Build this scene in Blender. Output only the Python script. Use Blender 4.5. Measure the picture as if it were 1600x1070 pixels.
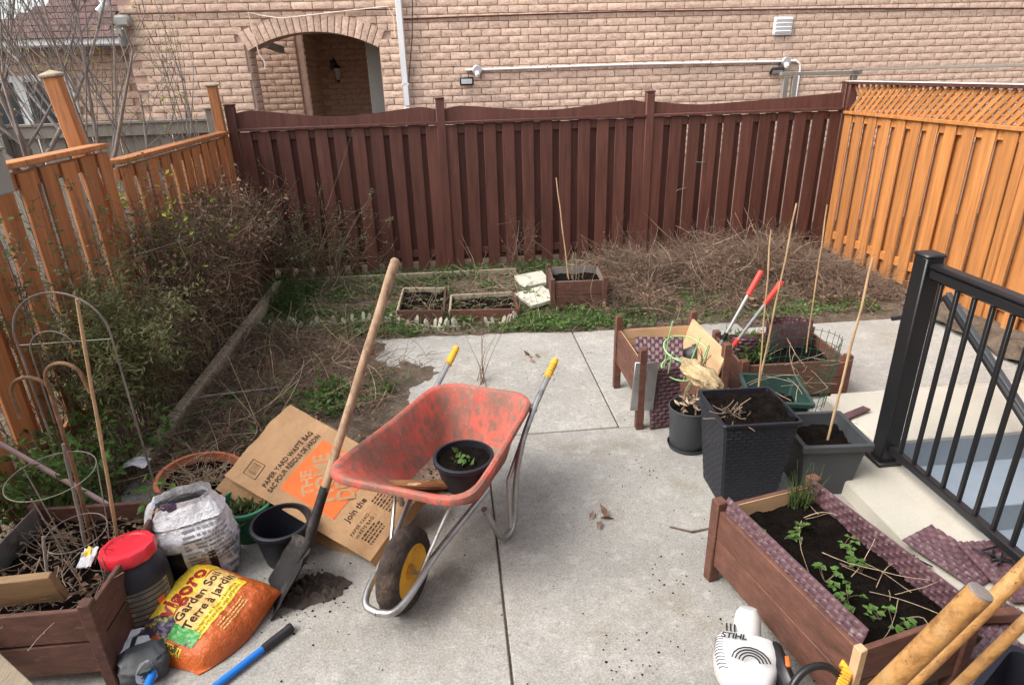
import bpy, math, random
import numpy as np
from mathutils import Matrix, Vector, Euler, noise as mnoise
for o in list(bpy.data.objects): bpy.data.objects.remove(o)
S = bpy.context.scene; C = S.collection
R = math.radians; rnd = random.Random(7); rng = np.random.default_rng(7)

# ------------------------------------------------------------------ camera, sky, sun, exposure
cam = bpy.data.cameras.new('camera'); camo = bpy.data.objects.new('camera', cam); C.objects.link(camo); S.camera = camo
cam.sensor_fit = 'HORIZONTAL'; cam.sensor_width = 36.0; cam.lens = 36.0 * 1000 / 1600; cam.clip_start = .03; cam.clip_end = 600
down = Vector((71, 2365, 1000)).normalized(); fwd = Vector((-105, -420, 1000)); fwd = (fwd - down * fwd.dot(down)).normalized()
zz = -down; xx = fwd.cross(zz)                       # world axes seen from the camera (x right, y down, z ahead)
rows = [[a[0], -a[1], -a[2]] for a in (xx, fwd, zz)]
camo.matrix_world = Matrix.Translation((0, 0, 2.3)) @ Matrix(rows).to_4x4()
W = bpy.data.worlds.new('World'); S.world = W; W.use_nodes = True
nt = W.node_tree; bg = nt.nodes['Background']
sky = nt.nodes.new('ShaderNodeTexSky'); sky.sky_type = 'NISHITA'; sky.sun_disc = False
SUN_EL, SUN_AZ = 50, -108                              # azimuth from +Y towards +X
sky.sun_elevation = R(SUN_EL); sky.sun_rotation = R(SUN_AZ); sky.air_density = 1.0; sky.dust_density = 4.0; sky.ozone_density = .6
hsv = nt.nodes.new('ShaderNodeHueSaturation'); hsv.inputs['Saturation'].default_value = .38
nt.links.new(sky.outputs[0], hsv.inputs['Color']); nt.links.new(hsv.outputs[0], bg.inputs[0]); bg.inputs[1].default_value = .15
sl = bpy.data.lights.new('sun', 'SUN'); sl.energy = 1.2; sl.angle = R(40); sl.color = (1, .96, .9)
so = bpy.data.objects.new('sun', sl); C.objects.link(so)
sd = Vector((math.sin(R(SUN_AZ)) * math.cos(R(SUN_EL)), math.cos(R(SUN_AZ)) * math.cos(R(SUN_EL)), math.sin(R(SUN_EL))))
so.rotation_euler = sd.to_track_quat('Z', 'Y').to_euler(); so.location = (0, 0, 12)
vs = S.view_settings; vs.view_transform = 'Standard'; vs.look = 'None'; vs.gamma = 1; vs.use_curve_mapping = False; vs.exposure = 1.25

# ------------------------------------------------------------------ helpers
def V(*a): return Vector(a)
class MB:
    def __init__(s): s.v = []; s.f = []; s.m = []
    def add(s, vs, fs, m=0):
        o = len(s.v); s.v += [tuple(p) for p in vs]; s.f += [tuple(i + o for i in f) for f in fs]; s.m += [m] * len(fs); return s
    def box(s, c, sz, rot=None, bev=.004, m=0):
        hx, hy, hz = sz[0] / 2, sz[1] / 2, sz[2] / 2; b = min(bev, hx * .9, hy * .9, hz * .9)
        vs = []; idx = {}
        for sx in (-1, 1):
            for sy in (-1, 1):
                for sz_ in (-1, 1):
                    for ax in range(3):
                        p = [sx * (hx - (b if ax != 0 else 0)), sy * (hy - (b if ax != 1 else 0)), sz_ * (hz - (b if ax != 2 else 0))]
                        idx[(sx, sy, sz_, ax)] = len(vs); vs.append(Vector(p))
        fs = []
        for ax in range(3):
            o1, o2 = [a for a in range(3) if a != ax]
            for sg in (-1, 1):
                q = []
                for (a, b2) in ((-1, -1), (1, -1), (1, 1), (-1, 1)):
                    k = [0, 0, 0]; k[ax] = sg; k[o1] = a; k[o2] = b2; q.append(idx[(k[0], k[1], k[2], ax)])
                fs.append(q)
        for ax in range(3):
            o1, o2 = [a for a in range(3) if a != ax]
            for a in (-1, 1):
                for b2 in (-1, 1):
                    k0 = [0] * 3; k1 = [0] * 3; k0[ax] = -1; k1[ax] = 1; k0[o1] = k1[o1] = a; k0[o2] = k1[o2] = b2
                    fs.append([idx[(*k0, o1)], idx[(*k1, o1)], idx[(*k1, o2)], idx[(*k0, o2)]])
        for sx in (-1, 1):
            for sy in (-1, 1):
                for sz_ in (-1, 1): fs.append([idx[(sx, sy, sz_, a)] for a in range(3)])
        M = Matrix.Translation(c) @ (rot.to_4x4() if rot else Matrix())
        vs = [M @ p for p in vs]; cc = Vector(c); out = []
        for f in fs:
            p = [vs[i] for i in f]; n = (p[1] - p[0]).cross(p[2] - p[0]); ctr = sum(p, Vector()) / len(p)
            out.append(f if n.dot(ctr - cc) > 0 else f[::-1])
        return s.add(vs, out, m)
    def beam(s, a, b, w, h, up=(0, 0, 1), bev=.004, m=0):
        a = Vector(a); b = Vector(b); y = (b - a); L = y.length; y.normalize(); x = y.cross(Vector(up)).normalized(); z = x.cross(y)
        return s.box((a + b) / 2, (w, L, h), Matrix((x, y, z)).transposed(), bev, m)
    def tube(s, path, r, n=8, m=0, cap=True, closed=False):
        P = [Vector(p) for p in path]; k = len(P); rr = r if isinstance(r, (list, tuple)) else [r] * k
        vs = []; ref = None
        for i in range(k):
            if closed: t = P[(i + 1) % k] - P[i - 1]
            else: t = P[min(i + 1, k - 1)] - P[max(i - 1, 0)]
            t = t.normalized() if t.length > 1e-9 else Vector((0, 0, 1))
            if ref is None: ref = t.orthogonal().normalized()
            ref = (ref - t * ref.dot(t)); ref = ref.normalized() if ref.length > 1e-6 else t.orthogonal().normalized()
            b = t.cross(ref)
            for j in range(n):
                a = 2 * math.pi * j / n; vs.append(P[i] + (ref * math.cos(a) + b * math.sin(a)) * rr[i])
        fs = []
        for i in range(k if closed else k - 1):
            i2 = (i + 1) % k
            for j in range(n): fs.append((i * n + j, i * n + (j + 1) % n, i2 * n + (j + 1) % n, i2 * n + j))
        if cap and not closed: fs.append(tuple(range(n))[::-1]); fs.append(tuple((k - 1) * n + j for j in range(n)))
        return s.add(vs, fs, m)
    def lathe(s, prof, n=32, m=0, M=None):
        M = M or Matrix(); vs = []; fs = []; k = len(prof)
        for (r, z) in prof:
            for j in range(n): a = 2 * math.pi * j / n; vs.append(M @ Vector((r * math.cos(a), r * math.sin(a), z)))
        for i in range(k - 1):
            for j in range(n): fs.append((i * n + j, i * n + (j + 1) % n, (i + 1) * n + (j + 1) % n, (i + 1) * n + j))
        if prof[0][0] > 1e-5: fs.append(tuple(range(n))[::-1])
        if prof[-1][0] > 1e-5: fs.append(tuple((k - 1) * n + j for j in range(n)))
        return s.add(vs, fs, m)
    def grid(s, fn, nu, nv, m=0, cu=False):
        vs = [fn(i / nu, j / nv) for j in range(nv + 1) for i in range(nu if cu else nu + 1)]; w = nu if cu else nu + 1
        fs = [(j * w + i, j * w + (i + 1) % w, (j + 1) * w + (i + 1) % w, (j + 1) * w + i) for j in range(nv) for i in range(nu)]
        return s.add(vs, fs, m)
    def loft(s, loops, m=0, capa=False, capb=False):
        n = len(loops[0]); vs = [p for L in loops for p in L]
        fs = [(i * n + j, i * n + (j + 1) % n, (i + 1) * n + (j + 1) % n, (i + 1) * n + j) for i in range(len(loops) - 1) for j in range(n)]
        if capa: fs.append(tuple(range(n))[::-1])
        if capb: fs.append(tuple((len(loops) - 1) * n + j for j in range(n)))
        return s.add(vs, fs, m)
    def mesh(s, name, mats, sharp=38):
        me = bpy.data.meshes.new(name); me.from_pydata(s.v, [], s.f)
        for mt in (mats if isinstance(mats, (list, tuple)) else [mats]): me.materials.append(mt)
        me.polygons.foreach_set('material_index', s.m); me.polygons.foreach_set('use_smooth', [True] * len(s.f))
        me.update(); me.set_sharp_from_angle(angle=R(sharp)); return me
    def build(s, name, mats, parent=None, world=True, sharp=38):
        if parent is not None and world and 'M' in TM.get(parent.name, {}):
            Mi = TM[parent.name]['M'].inverted(); s.v = [tuple(Mi @ Vector(p)) for p in s.v]
        return link(name, s.mesh(name, mats, sharp), parent)
TM = {}
def link(name, me, parent=None, M=None):
    o = bpy.data.objects.new(name, me); C.objects.link(o)
    if parent is not None:
        o.parent = parent
        if parent.name in TM: TM[o.name] = TM[parent.name]
    if M is not None: o.matrix_local = M
    return o
def tag(o, label, cat, group=None):
    o['label'] = label; o['category'] = cat
    if group: o['group'] = group
    return o
def kind(o, k): o['kind'] = k; return o
def thing(name, label, cat, loc=(0, 0, 0), rz=0, group=None, rot=None):
    o = bpy.data.objects.new(name, None); C.objects.link(o); o.empty_display_size = .1
    Mx = Matrix.Translation(loc) @ (rot.to_4x4() if rot else Matrix.Rotation(rz, 4, 'Z')); o.matrix_world = Mx
    TM[o.name] = {'M': Mx}; return tag(o, label, cat, group)
def npmesh(name, v, q, mats, mi=None, smooth=True):
    v = np.asarray(v, dtype=np.float32); q = np.asarray(q, dtype=np.int32); k = q.shape[1]
    me = bpy.data.meshes.new(name); me.vertices.add(len(v)); me.vertices.foreach_set('co', v.ravel())
    me.loops.add(q.size); me.loops.foreach_set('vertex_index', q.ravel())
    me.polygons.add(len(q)); me.polygons.foreach_set('loop_start', np.arange(0, q.size, k, dtype=np.int32))
    me.polygons.foreach_set('use_smooth', np.full(len(q), smooth))
    for mt in (mats if isinstance(mats, (list, tuple)) else [mats]): me.materials.append(mt)
    if mi is not None: me.polygons.foreach_set('material_index', np.asarray(mi, dtype=np.int32))
    me.update(calc_edges=True); me.validate(); return me
def tubes(P, r, n=3):                                  # P[N,K,3] polylines -> one tube each
    P = np.asarray(P, float); N, K, _ = P.shape; r = np.broadcast_to(np.asarray(r, float), (N, K))
    T = np.gradient(P, axis=1); T /= np.linalg.norm(T, axis=2, keepdims=True) + 1e-9
    ref = np.tile(rng.normal(size=(N, 1, 3)), (1, K, 1)); ref -= T * (ref * T).sum(2, keepdims=True); ref /= np.linalg.norm(ref, axis=2, keepdims=True) + 1e-9
    B = np.cross(T, ref); a = 2 * np.pi * np.arange(n) / n
    v = P[:, :, None, :] + r[:, :, None, None] * (ref[:, :, None, :] * np.cos(a)[None, None, :, None] + B[:, :, None, :] * np.sin(a)[None, None, :, None])
    base = (np.arange(N)[:, None, None] * K + np.arange(K - 1)[None, :, None]) * n; j = np.arange(n)[None, None, :]; j2 = (j + 1) % n
    q = np.stack([base + j, base + j2, base + n + j2, base + n + j], -1).reshape(-1, 4)
    return v.reshape(-1, 3), q
def curly(p0, d, L, K=6, curl=.5, droop=0.0):          # bent polylines from p0 along d
    p0 = np.asarray(p0, float); N = len(p0); d = np.asarray(d, float); d = d / (np.linalg.norm(d, axis=1, keepdims=True) + 1e-9)
    L = np.broadcast_to(np.asarray(L, float), (N,)); P = np.zeros((N, K, 3)); P[:, 0] = p0
    bend = rng.normal(size=(N, 3)) * curl
    for i in range(1, K):
        d = d + (bend + rng.normal(size=(N, 3)) * curl * .6) / K; d[:, 2] -= droop / K; d /= np.linalg.norm(d, axis=1, keepdims=True) + 1e-9
        P[:, i] = P[:, i - 1] + d * (L / (K - 1))[:, None]
    return P
def leaves(p, size, flat=0.0, aspect=.5, dirs=None):   # folded diamond leaves, two triangles as one quad pair
    p = np.asarray(p, float); N = len(p); size = np.broadcast_to(np.asarray(size, float), (N,))[:, None]
    d = rng.normal(size=(N, 3)) if dirs is None else np.asarray(dirs, float) + rng.normal(size=(N, 3)) * .25
    d[:, 2] *= (1 - flat); d /= np.linalg.norm(d, axis=1, keepdims=True) + 1e-9
    u = rng.normal(size=(N, 3)) * (1 - flat); u[:, 2] += flat * 2; sd_ = np.cross(d, u); sd_ /= np.linalg.norm(sd_, axis=1, keepdims=True) + 1e-9
    nn = np.cross(sd_, d)
    a = p; b = p + d * size * .5 + sd_ * size * aspect * .5 + nn * size * .12; c = p + d * size - nn * size * .1; e = p + d * size * .5 - sd_ * size * aspect * .5 + nn * size * .12
    v = np.stack([a, b, c, e], 1).reshape(-1, 3); i = np.arange(N)[:, None] * 4
    q = np.concatenate([i + np.array([[0, 1, 2]]), i + np.array([[0, 2, 3]])], 0)
    return v, q
def tri(q): return np.concatenate([q[:, [0, 1, 2]], q[:, [0, 2, 3]]], 0)
class NP:
    def __init__(s): s.v = []; s.q = []; s.m = []; s.n = 0
    def add(s, vq, m=0):
        v, q = vq; q = tri(q) if q.shape[1] == 4 else q
        s.v.append(v); s.q.append(q + s.n); s.m.append(np.full(len(q), m)); s.n += len(v); return s
    def build(s, name, mats, parent=None, smooth=True):
        v = np.concatenate(s.v)
        if parent is not None and parent.name in TM:
            Mi = np.array(TM[parent.name]['M'].inverted()); v = v @ Mi[:3, :3].T + Mi[:3, 3]
        o = link(name, npmesh(name, v, np.concatenate(s.q), mats, np.concatenate(s.m), smooth), parent)
        if parent is not None and name != 'trunk': o['kind'] = 'stuff'
        return o
def U(n, a, b): return rng.uniform(a, b, n)
def nz(x, y, z=0.0, s=1.0): return mnoise.noise(Vector((x * s, y * s, z * s)))

# ------------------------------------------------------------------ materials
def mat(name, col, rough=.75, var=.18, scale=6, bump=.15, bscale=50, metal=0, dirt=None, stretch=(1, 1, 1), rand=.08, spec=.35, hue=0, fine=None, trans=0, dist=.01):
    m = bpy.data.materials.new(name); m.use_nodes = True; n = m.node_tree.nodes; l = m.node_tree.links
    b = n['Principled BSDF']; b.inputs['Roughness'].default_value = rough; b.inputs['Metallic'].default_value = metal; b.inputs['Specular IOR Level'].default_value = spec
    tc = n.new('ShaderNodeTexCoord'); oi = n.new('ShaderNodeObjectInfo'); mp = n.new('ShaderNodeMapping'); mp.inputs['Scale'].default_value = stretch
    ml = n.new('ShaderNodeMath'); ml.operation = 'MULTIPLY'; ml.inputs[1].default_value = 37.0; l.new(oi.outputs['Random'], ml.inputs[0])
    va = n.new('ShaderNodeVectorMath'); l.new(tc.outputs['Object'], va.inputs[0]); l.new(ml.outputs[0], va.inputs[1]); l.new(va.outputs[0], mp.inputs[0])
    def noi(sc, det=6, ro=.6):
        t = n.new('ShaderNodeTexNoise'); t.inputs['Scale'].default_value = sc; t.inputs['Detail'].default_value = det; t.inputs['Roughness'].default_value = ro; l.new(mp.outputs[0], t.inputs['Vector']); return t
    def ramp(src, a, bb, ca, cb):
        r = n.new('ShaderNodeValToRGB'); r.color_ramp.elements[0].position = a; r.color_ramp.elements[1].position = bb
        r.color_ramp.elements[0].color = (*ca, 1); r.color_ramp.elements[1].color = (*cb, 1); l.new(src, r.inputs[0]); return r
    c = Vector(col[:3]); t = noi(scale)
    cur = ramp(t.outputs['Fac'], .32, .68, tuple(c * (1 - var)), tuple(min(x, 1) for x in c * (1 + var))).outputs[0]
    def mix(f, a, bcol, blend='MIX'):
        x = n.new('ShaderNodeMix'); x.data_type = 'RGBA'; x.blend_type = blend
        if hasattr(f, 'links'): l.new(f, x.inputs[0])
        else: x.inputs[0].default_value = f
        l.new(a, x.inputs[6])
        if hasattr(bcol, 'links'): l.new(bcol, x.inputs[7])
        else: x.inputs[7].default_value = (*bcol, 1)
        return x.outputs[2]
    for d in ([dirt] if isinstance(dirt, tuple) else (dirt or [])):
        dc, ds, lo, hi, amt = d; tt = noi(ds, 8, .65); f = ramp(tt.outputs['Fac'], lo, hi, (0, 0, 0), (amt, amt, amt)); cur = mix(f.outputs[0], cur, dc)
    if fine:                                           # (scale, strength) small speckle
        tt = noi(fine[0], 3, .7); f = ramp(tt.outputs['Fac'], .3, .7, (1 - fine[1],) * 3, (1 + fine[1],) * 3); cur = mix(1.0, cur, f.outputs[0], 'MULTIPLY')
    if rand:
        mr = n.new('ShaderNodeMapRange'); mr.inputs[3].default_value = 1 - rand; mr.inputs[4].default_value = 1 + rand; l.new(oi.outputs['Random'], mr.inputs[0])
        h = n.new('ShaderNodeHueSaturation'); l.new(mr.outputs[0], h.inputs['Value']); l.new(cur, h.inputs['Color']); cur = h.outputs[0]
    l.new(cur, b.inputs['Base Color'])
    if bump:
        bt = noi(bscale, 6, .65); bp = n.new('ShaderNodeBump'); bp.inputs['Strength'].default_value = bump; bp.inputs['Distance'].default_value = dist
        l.new(bt.outputs['Fac'], bp.inputs['Height']); l.new(bp.outputs[0], b.inputs['Normal'])
    if trans:
        b.inputs['Subsurface Weight'].default_value = 0
        tb = n.new('ShaderNodeBsdfTranslucent'); l.new(cur, tb.inputs[0]); ms = n.new('ShaderNodeMixShader'); ms.inputs[0].default_value = trans
        l.new(b.outputs[0], ms.inputs[1]); l.new(tb.outputs[0], ms.inputs[2]); l.new(ms.outputs[0], n['Material Output'].inputs[0])
    return m
m_conc = mat('concrete', (.315, .305, .28), .9, .2, 1.3, .5, 70, dirt=[((.20, .175, .135), 2.6, .50, .70, .7), ((.43, .415, .38), 5.5, .52, .70, .6), ((.13, .11, .085), 11, .64, .72, .75), ((.07, .058, .045), 38, .70, .74, .9), ((.22, .205, .18), 30, .50, .64, .5), ((.41, .40, .37), 17, .56, .68, .5)], rand=.03, fine=(110, .3), dist=.008)
m_curb = mat('pale_concrete', (.42, .395, .335), .88, .08, 2, .15, 90, dirt=((.30, .26, .2), 5, .60, .75, .4), rand=.03, fine=(120, .08), dist=.005)
m_step = mat('painted_step', (.24, .29, .34), .6, .07, 3, .08, 60, dirt=((.22, .24, .25), 7, .6, .75, .4), rand=.03)
m_soil = mat('garden_soil', (.105, .078, .057), .95, .4, 7, .9, 40, dirt=[((.19, .15, .11), 3, .48, .68, .7), ((.085, .095, .04), 5, .56, .7, .6)], fine=(90, .4), rand=0, dist=.03)
m_pot = mat('potting_soil', (.010, .0075, .006), 1.0, .5, 20, 1.0, 70, dirt=((.035, .025, .018), 50, .64, .72, .7), rand=0, dist=.03, spec=.05)
m_brown = mat('brown_fence_paint', (.098, .038, .028), .55, .24, 7, .35, 60, stretch=(3, 3, .25), rand=.16, dirt=[((.15, .085, .065), 9, .62, .76, .6), ((.045, .018, .014), 5, .55, .7, .6)], dist=.004)
m_orange = mat('orange_fence_stain', (.435, .18, .055), .65, .24, 5, .4, 30, stretch=(5, 5, .3), rand=.13, dirt=[((.22, .08, .03), 9, .56, .72, .7), ((.46, .24, .10), 3, .55, .75, .5), ((.10, .045, .025), 26, .70, .74, .8)], dist=.004)
m_orangeL = mat('weathered_orange_stain', (.40, .16, .06), .75, .24, 5, .4, 30, stretch=(5, 5, .3), rand=.13, dirt=[((.15, .085, .06), 6, .52, .70, .75), ((.40, .22, .11), 4, .55, .75, .5)], dist=.004)
m_grey = mat('weathered_grey_wood', (.22, .20, .17), .85, .22, 4, .3, 40, stretch=(3, 3, .4), rand=.12, dirt=((.10, .11, .08), 4, .5, .72, .6))
m_mort = mat('mortar', (.46, .315, .25), .95, .15, 10, .4, 80, rand=0)
def brickmat(name, c, v):
    return mat(name, c, .9, .14, 16, .8, 28, dirt=[(v, 34, .52, .58, .75), ((.78, .61, .48), 22, .60, .68, .6)], rand=.13, fine=(120, .12), dist=.008, stretch=(.7, 1, 1.2))
m_brick = brickmat('tan_brick', (.68, .49, .375), (.47, .31, .235))
m_white = mat('white_aluminium', (.74, .74, .74), .4, .04, 3, .03, 20, rand=.02)
m_black = mat('black_powder_coat', (.012, .012, .014), .38, .1, 5, .05, 120, rand=.02, spec=.5)
m_blkplas = mat('black_plastic', (.012, .0135, .020), .45, .15, 5, .08, 60, dirt=((.09, .075, .06), 5, .6, .78, .45), rand=.05)
m_gryplas = mat('charcoal_plastic', (.047, .052, .057), .5, .12, 5, .08, 60, dirt=((.13, .11, .09), 5, .6, .78, .4), rand=.03)
m_grnplas = mat('dark_green_plastic', (.022, .052, .044), .45, .12, 5, .08, 60, dirt=((.12, .11, .09), 6, .6, .78, .4), rand=.03)
m_red = mat('red_tray_plastic', (.56, .105, .075), .65, .22, 5, .2, 60, dirt=[((.16, .10, .075), 6, .42, .60, .9), ((.58, .17, .125), 12, .52, .66, .6), ((.18, .115, .085), 30, .46, .60, .85), ((.50, .32, .26), 60, .60, .70, .6)], rand=0, stretch=(1, 1, .6))
m_zinc = mat('galvanised_tube', (.42, .42, .42), .38, .15, 8, .08, 40, metal=.85, dirt=((.16, .11, .08), 9, .54, .7, .7), rand=.03)
m_tyre = mat('muddy_rubber', (.045, .033, .027), .92, .4, 14, .8, 45, dirt=((.13, .09, .065), 9, .5, .68, .8), rand=0, dist=.02)
m_yel = mat('yellow_plastic', (.72, .38, .035), .5, .1, 6, .06, 60, dirt=((.17, .11, .06), 9, .5, .68, .7), rand=.03)
m_wood = mat('ash_handle', (.30, .20, .125), .7, .3, 18, .3, 90, stretch=(1, 1, .5), dirt=[((.10, .06, .038), 16, .50, .66, .75), ((.40, .32, .24), 9, .56, .7, .5)], rand=.08)
m_honey = mat('honey_handle', (.42, .225, .075), .55, .3, 26, .4, 90, dirt=[((.20, .085, .03), 34, .54, .66, .75), ((.07, .035, .02), 90, .62, .68, .85), ((.48, .31, .14), 22, .56, .70, .7)], rand=.05)
m_bamboo = mat('bamboo', (.40, .27, .15), .6, .2, 8, .1, 40, dirt=((.18, .11, .06), 9, .55, .7, .6), rand=.08)
m_iron = mat('dirty_steel', (.022, .021, .021), .6, .4, 9, .6, 50, metal=.1, dirt=((.10, .085, .075), 7, .54, .68, .8), rand=0)
m_rust = mat('rusty_iron', (.17, .095, .055), .85, .35, 20, .4, 90, dirt=((.36, .25, .15), 9, .5, .7, .6), rand=.05)
m_wire = mat('bare_wire', (.24, .22, .20), .5, .2, 9, .05, 60, metal=.5, rand=.05)
m_kraft = mat('kraft_paper', (.36, .22, .115), .85, .12, 3, .7, 9, dirt=((.31, .18, .085), 4, .54, .72, .6), rand=.02, dist=.02, stretch=(1, 1, 1))
m_ink = mat('brown_ink', (.055, .03, .018), .9, .1, 9, 0, rand=0)
m_logo = mat('orange_ink', (.72, .135, .035), .85, .10, 9, .1, 40, rand=0)
m_plank = mat('planter_plank', (.095, .043, .031), .65, .28, 13, .35, 70, stretch=(1, 1, 3), dirt=[((.19, .125, .095), 20, .58, .72, .6), ((.05, .03, .022), 6, .52, .7, .6)], rand=.08)
m_plankin = mat('raw_pine', (.52, .34, .19), .75, .16, 4, .15, 40, stretch=(1, 1, 4), dirt=((.24, .14, .08), 5, .56, .74, .6), rand=.06)
m_plankout = mat('red_brown_plank', (.125, .054, .037), .62, .26, 12, .35, 70, stretch=(1, 1, 3), dirt=[((.24, .15, .115), 26, .60, .72, .6), ((.06, .032, .024), 5, .52, .7, .6), ((.30, .23, .19), 60, .68, .72, .7)], rand=.07)
m_oldwood = mat('old_timber', (.33, .275, .195), .85, .28, 4, .4, 30, stretch=(2.5, .5, 2.5), dirt=((.12, .12, .07), 4, .5, .7, .7), rand=.1)
m_tan = mat('weathered_offcut', (.23, .145, .075), .8, .3, 5, .3, 30, stretch=(.6, 3, 3), dirt=((.07, .045, .025), 4, .5, .72, .7), rand=.05)
m_tile = mat('purple_plastic_tile', (.095, .05, .058), .42, .25, 9, .2, 60, dirt=((.26, .19, .19), 22, .58, .7, .6), rand=.08)
m_twig = mat('dead_twigs', (.165, .12, .085), .9, .45, 3, 0, rand=.1, fine=(25, .35))
m_twigd = mat('dark_twigs', (.17, .112, .082), .9, .45, 3, 0, rand=.1, fine=(25, .35))
m_straw = mat('straw', (.34, .255, .17), .9, .3, 4, 0, rand=.1, fine=(25, .3))
m_bark = mat('grey_bark', (.24, .21, .19), .9, .35, 6, .5, 40, rand=.1)
m_leaf = mat('spring_leaf', (.085, .165, .035), .6, .4, 5, 0, rand=.1, trans=.3, fine=(30, .3))
m_leafd = mat('dull_leaf', (.12, .16, .06), .7, .45, 4, 0, rand=.1, trans=.35, fine=(30, .3))
m_leafy = mat('yellow_green_leaf', (.34, .40, .05), .6, .3, 5, 0, rand=.1, trans=.35)
m_grass = mat('grass_blade', (.085, .14, .04), .7, .4, 3, 0, rand=.1, trans=.25, fine=(12, .35))
m_dead = mat('dead_leaf', (.165, .10, .062), .9, .4, 6, 0, rand=.1, fine=(25, .3))
m_terra = mat('terracotta', (.42, .145, .075), .85, .15, 7, .2, 50, dirt=((.26, .15, .1), 6, .55, .72, .5), rand=.04)
m_pink = mat('purple_pole', (.42, .30, .29), .5, .15, 9, .05, 50, rand=.02)
m_wplas = mat('white_sack_film', (.66, .67, .70), .38, .08, 7, .9, 13, dirt=((.40, .40, .42), 7, .6, .74, .4), rand=0, spec=.5, dist=.035)
m_bagor = mat('orange_sack_film', (.55, .12, .022), .33, .2, 3, .8, 11, dirt=((.30, .055, .012), 2.5, .45, .7, .8), rand=0, spec=.5, dist=.03)
m_bagyl = mat('yellow_sack_film', (.80, .56, .04), .33, .10, 5, .8, 11, rand=0, spec=.5, dist=.03)
m_baggo = mat('gold_sack_film', (.74, .48, .15), .35, .10, 5, .8, 11, rand=0, spec=.5, dist=.03)
m_baggr = mat('green_sack_film', (.06, .34, .07), .35, .3, 8, .6, 14, dirt=((.01, .05, .02), 8, .5, .6, .9), rand=0, spec=.5)
m_flow = mat('printed_flowers', (.05, .04, .07), .35, .5, 25, .4, 14, dirt=[((.42, .36, .03), 22, .56, .60, 1), ((.10, .05, .17), 30, .55, .60, 1), ((.03, .12, .03), 18, .60, .64, 1), ((.45, .45, .5), 40, .68, .71, 1)], rand=0, spec=.5)
m_redink = mat('dark_red_ink', (.30, .012, .012), .4, .1, 5, 0, rand=0)
m_redlid = mat('red_lid', (.62, .022, .04), .38, .12, 6, .25, 18, rand=0, spec=.5, dirt=((.75, .13, .14), 8, .6, .72, .5))
m_label = mat('printed_label', (.13, .125, .11), .45, .2, 12, .1, 30, dirt=((.33, .31, .26), 30, .56, .62, .7), rand=0)
m_blue = mat('blue_shaft', (.012, .16, .56), .4, .12, 6, .06, 60, dirt=((.05, .12, .28), 12, .62, .74, .5), rand=0)
m_lop = mat('red_grip', (.66, .055, .04), .45, .12, 6, .06, 60, rand=.02)
m_alu = mat('aluminium_shaft', (.60, .60, .62), .32, .08, 6, .05, 60, metal=.7, dirt=((.3, .27, .24), 9, .6, .74, .5), rand=.02)
m_burlap = mat('burlap', (.47, .36, .20), .95, .2, 12, .8, 60, rand=.02, fine=(120, .2))
m_lime = mat('lime_coated_wire', (.30, .56, .23), .45, .12, 9, .05, 60, rand=.03)
m_gwire = mat('green_coated_wire', (.015, .07, .045), .5, .2, 9, .05, 60, rand=.03)
m_stihl = mat('white_casing', (.55, .55, .54), .35, .06, 6, .06, 40, dirt=((.40, .30, .27), 5, .58, .76, .45), rand=0, spec=.5)
m_orplas = mat('orange_plastic', (.75, .14, .03), .45, .1, 6, .05, 60, rand=0)
m_slab = mat('pale_paver', (.48, .46, .38), .9, .12, 5, .3, 60, dirt=((.27, .27, .19), 6, .55, .72, .6), rand=.05)
m_picket = mat('white_picket_plastic', (.46, .42, .35), .6, .15, 9, .1, 40, dirt=((.28, .24, .17), 8, .5, .7, .6), rand=.1)
m_stone = mat('pale_stone', (.42, .32, .22), .9, .2, 9, .4, 30, rand=.1)
m_rag = mat('wet_rag', (.065, .052, .046), .9, .4, 12, .6, 40, rand=0)
m_shing = mat('roof_shingle', (.105, .062, .058), .9, .3, 9, .5, 70, rand=.2, fine=(90, .25))
m_soffit = mat('grey_trim', (.28, .28, .255), .7, .1, 4, .1, 40, rand=.03)
m_glass = mat('window_glass', (.05, .06, .065), .08, .1, 2, 0, rand=0, spec=.6)
m_lamp = mat('clear_lamp_glass', (.55, .58, .60), .15, .1, 5, 0, rand=0)
m_log = mat('split_log', (.20, .085, .032), .55, .6, 9, .7, 25, dirt=((.62, .46, .27), 16, .60, .66, .8), rand=0, stretch=(.5, 2, 2))
m_twine = mat('white_twine', (.72, .62, .52), .8, .1, 9, 0, rand=0)
m_green2 = mat('green_pot_plastic', (.035, .16, .085), .45, .12, 6, .06, 50, dirt=((.16, .15, .1), 6, .58, .75, .4), rand=0)

# ================================================================== THE SETTING
def st(o): return kind(o, 'structure')
# ground sheet to the horizon
mb = MB()
for (xa, xb, ya, yb) in ((-150, 2.56, -60, 240), (4.24, 150, -60, 240), (2.56, 4.24, -60, .4), (2.56, 4.24, 3.2, 240)): mb.add([(xa, ya, -.17), (xb, ya, -.17), (xb, yb, -.17), (xa, yb, -.17)], [(0, 1, 2, 3)])
st(mb.build('ground', m_soil))
# patio: concrete slabs with open joints over a dark base
patio = st(MB().add([(-2.15, -.6, -.012), (2.0, -.6, -.012), (2.0, 5.35, -.012), (-2.15, 5.35, -.012)], [(0, 1, 2, 3)]).build('patio', m_soil))
for (x0, x1, y0, y1) in [(-2.12, .115, -.6, 3.79), (.125, 2.66, -.6, 3.79), (-2.12, 1.05, 3.80, 5.72), (1.06, 2.66, 3.80, 5.58), (2.672, 4.6, 3.868, 5.42)]:
    link('slab', MB().box(((x0 + x1) / 2, (y0 + y1) / 2, -.06), (x1 - x0, y1 - y0, .12), bev=.006).mesh('slab', m_conc), patio)
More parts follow.
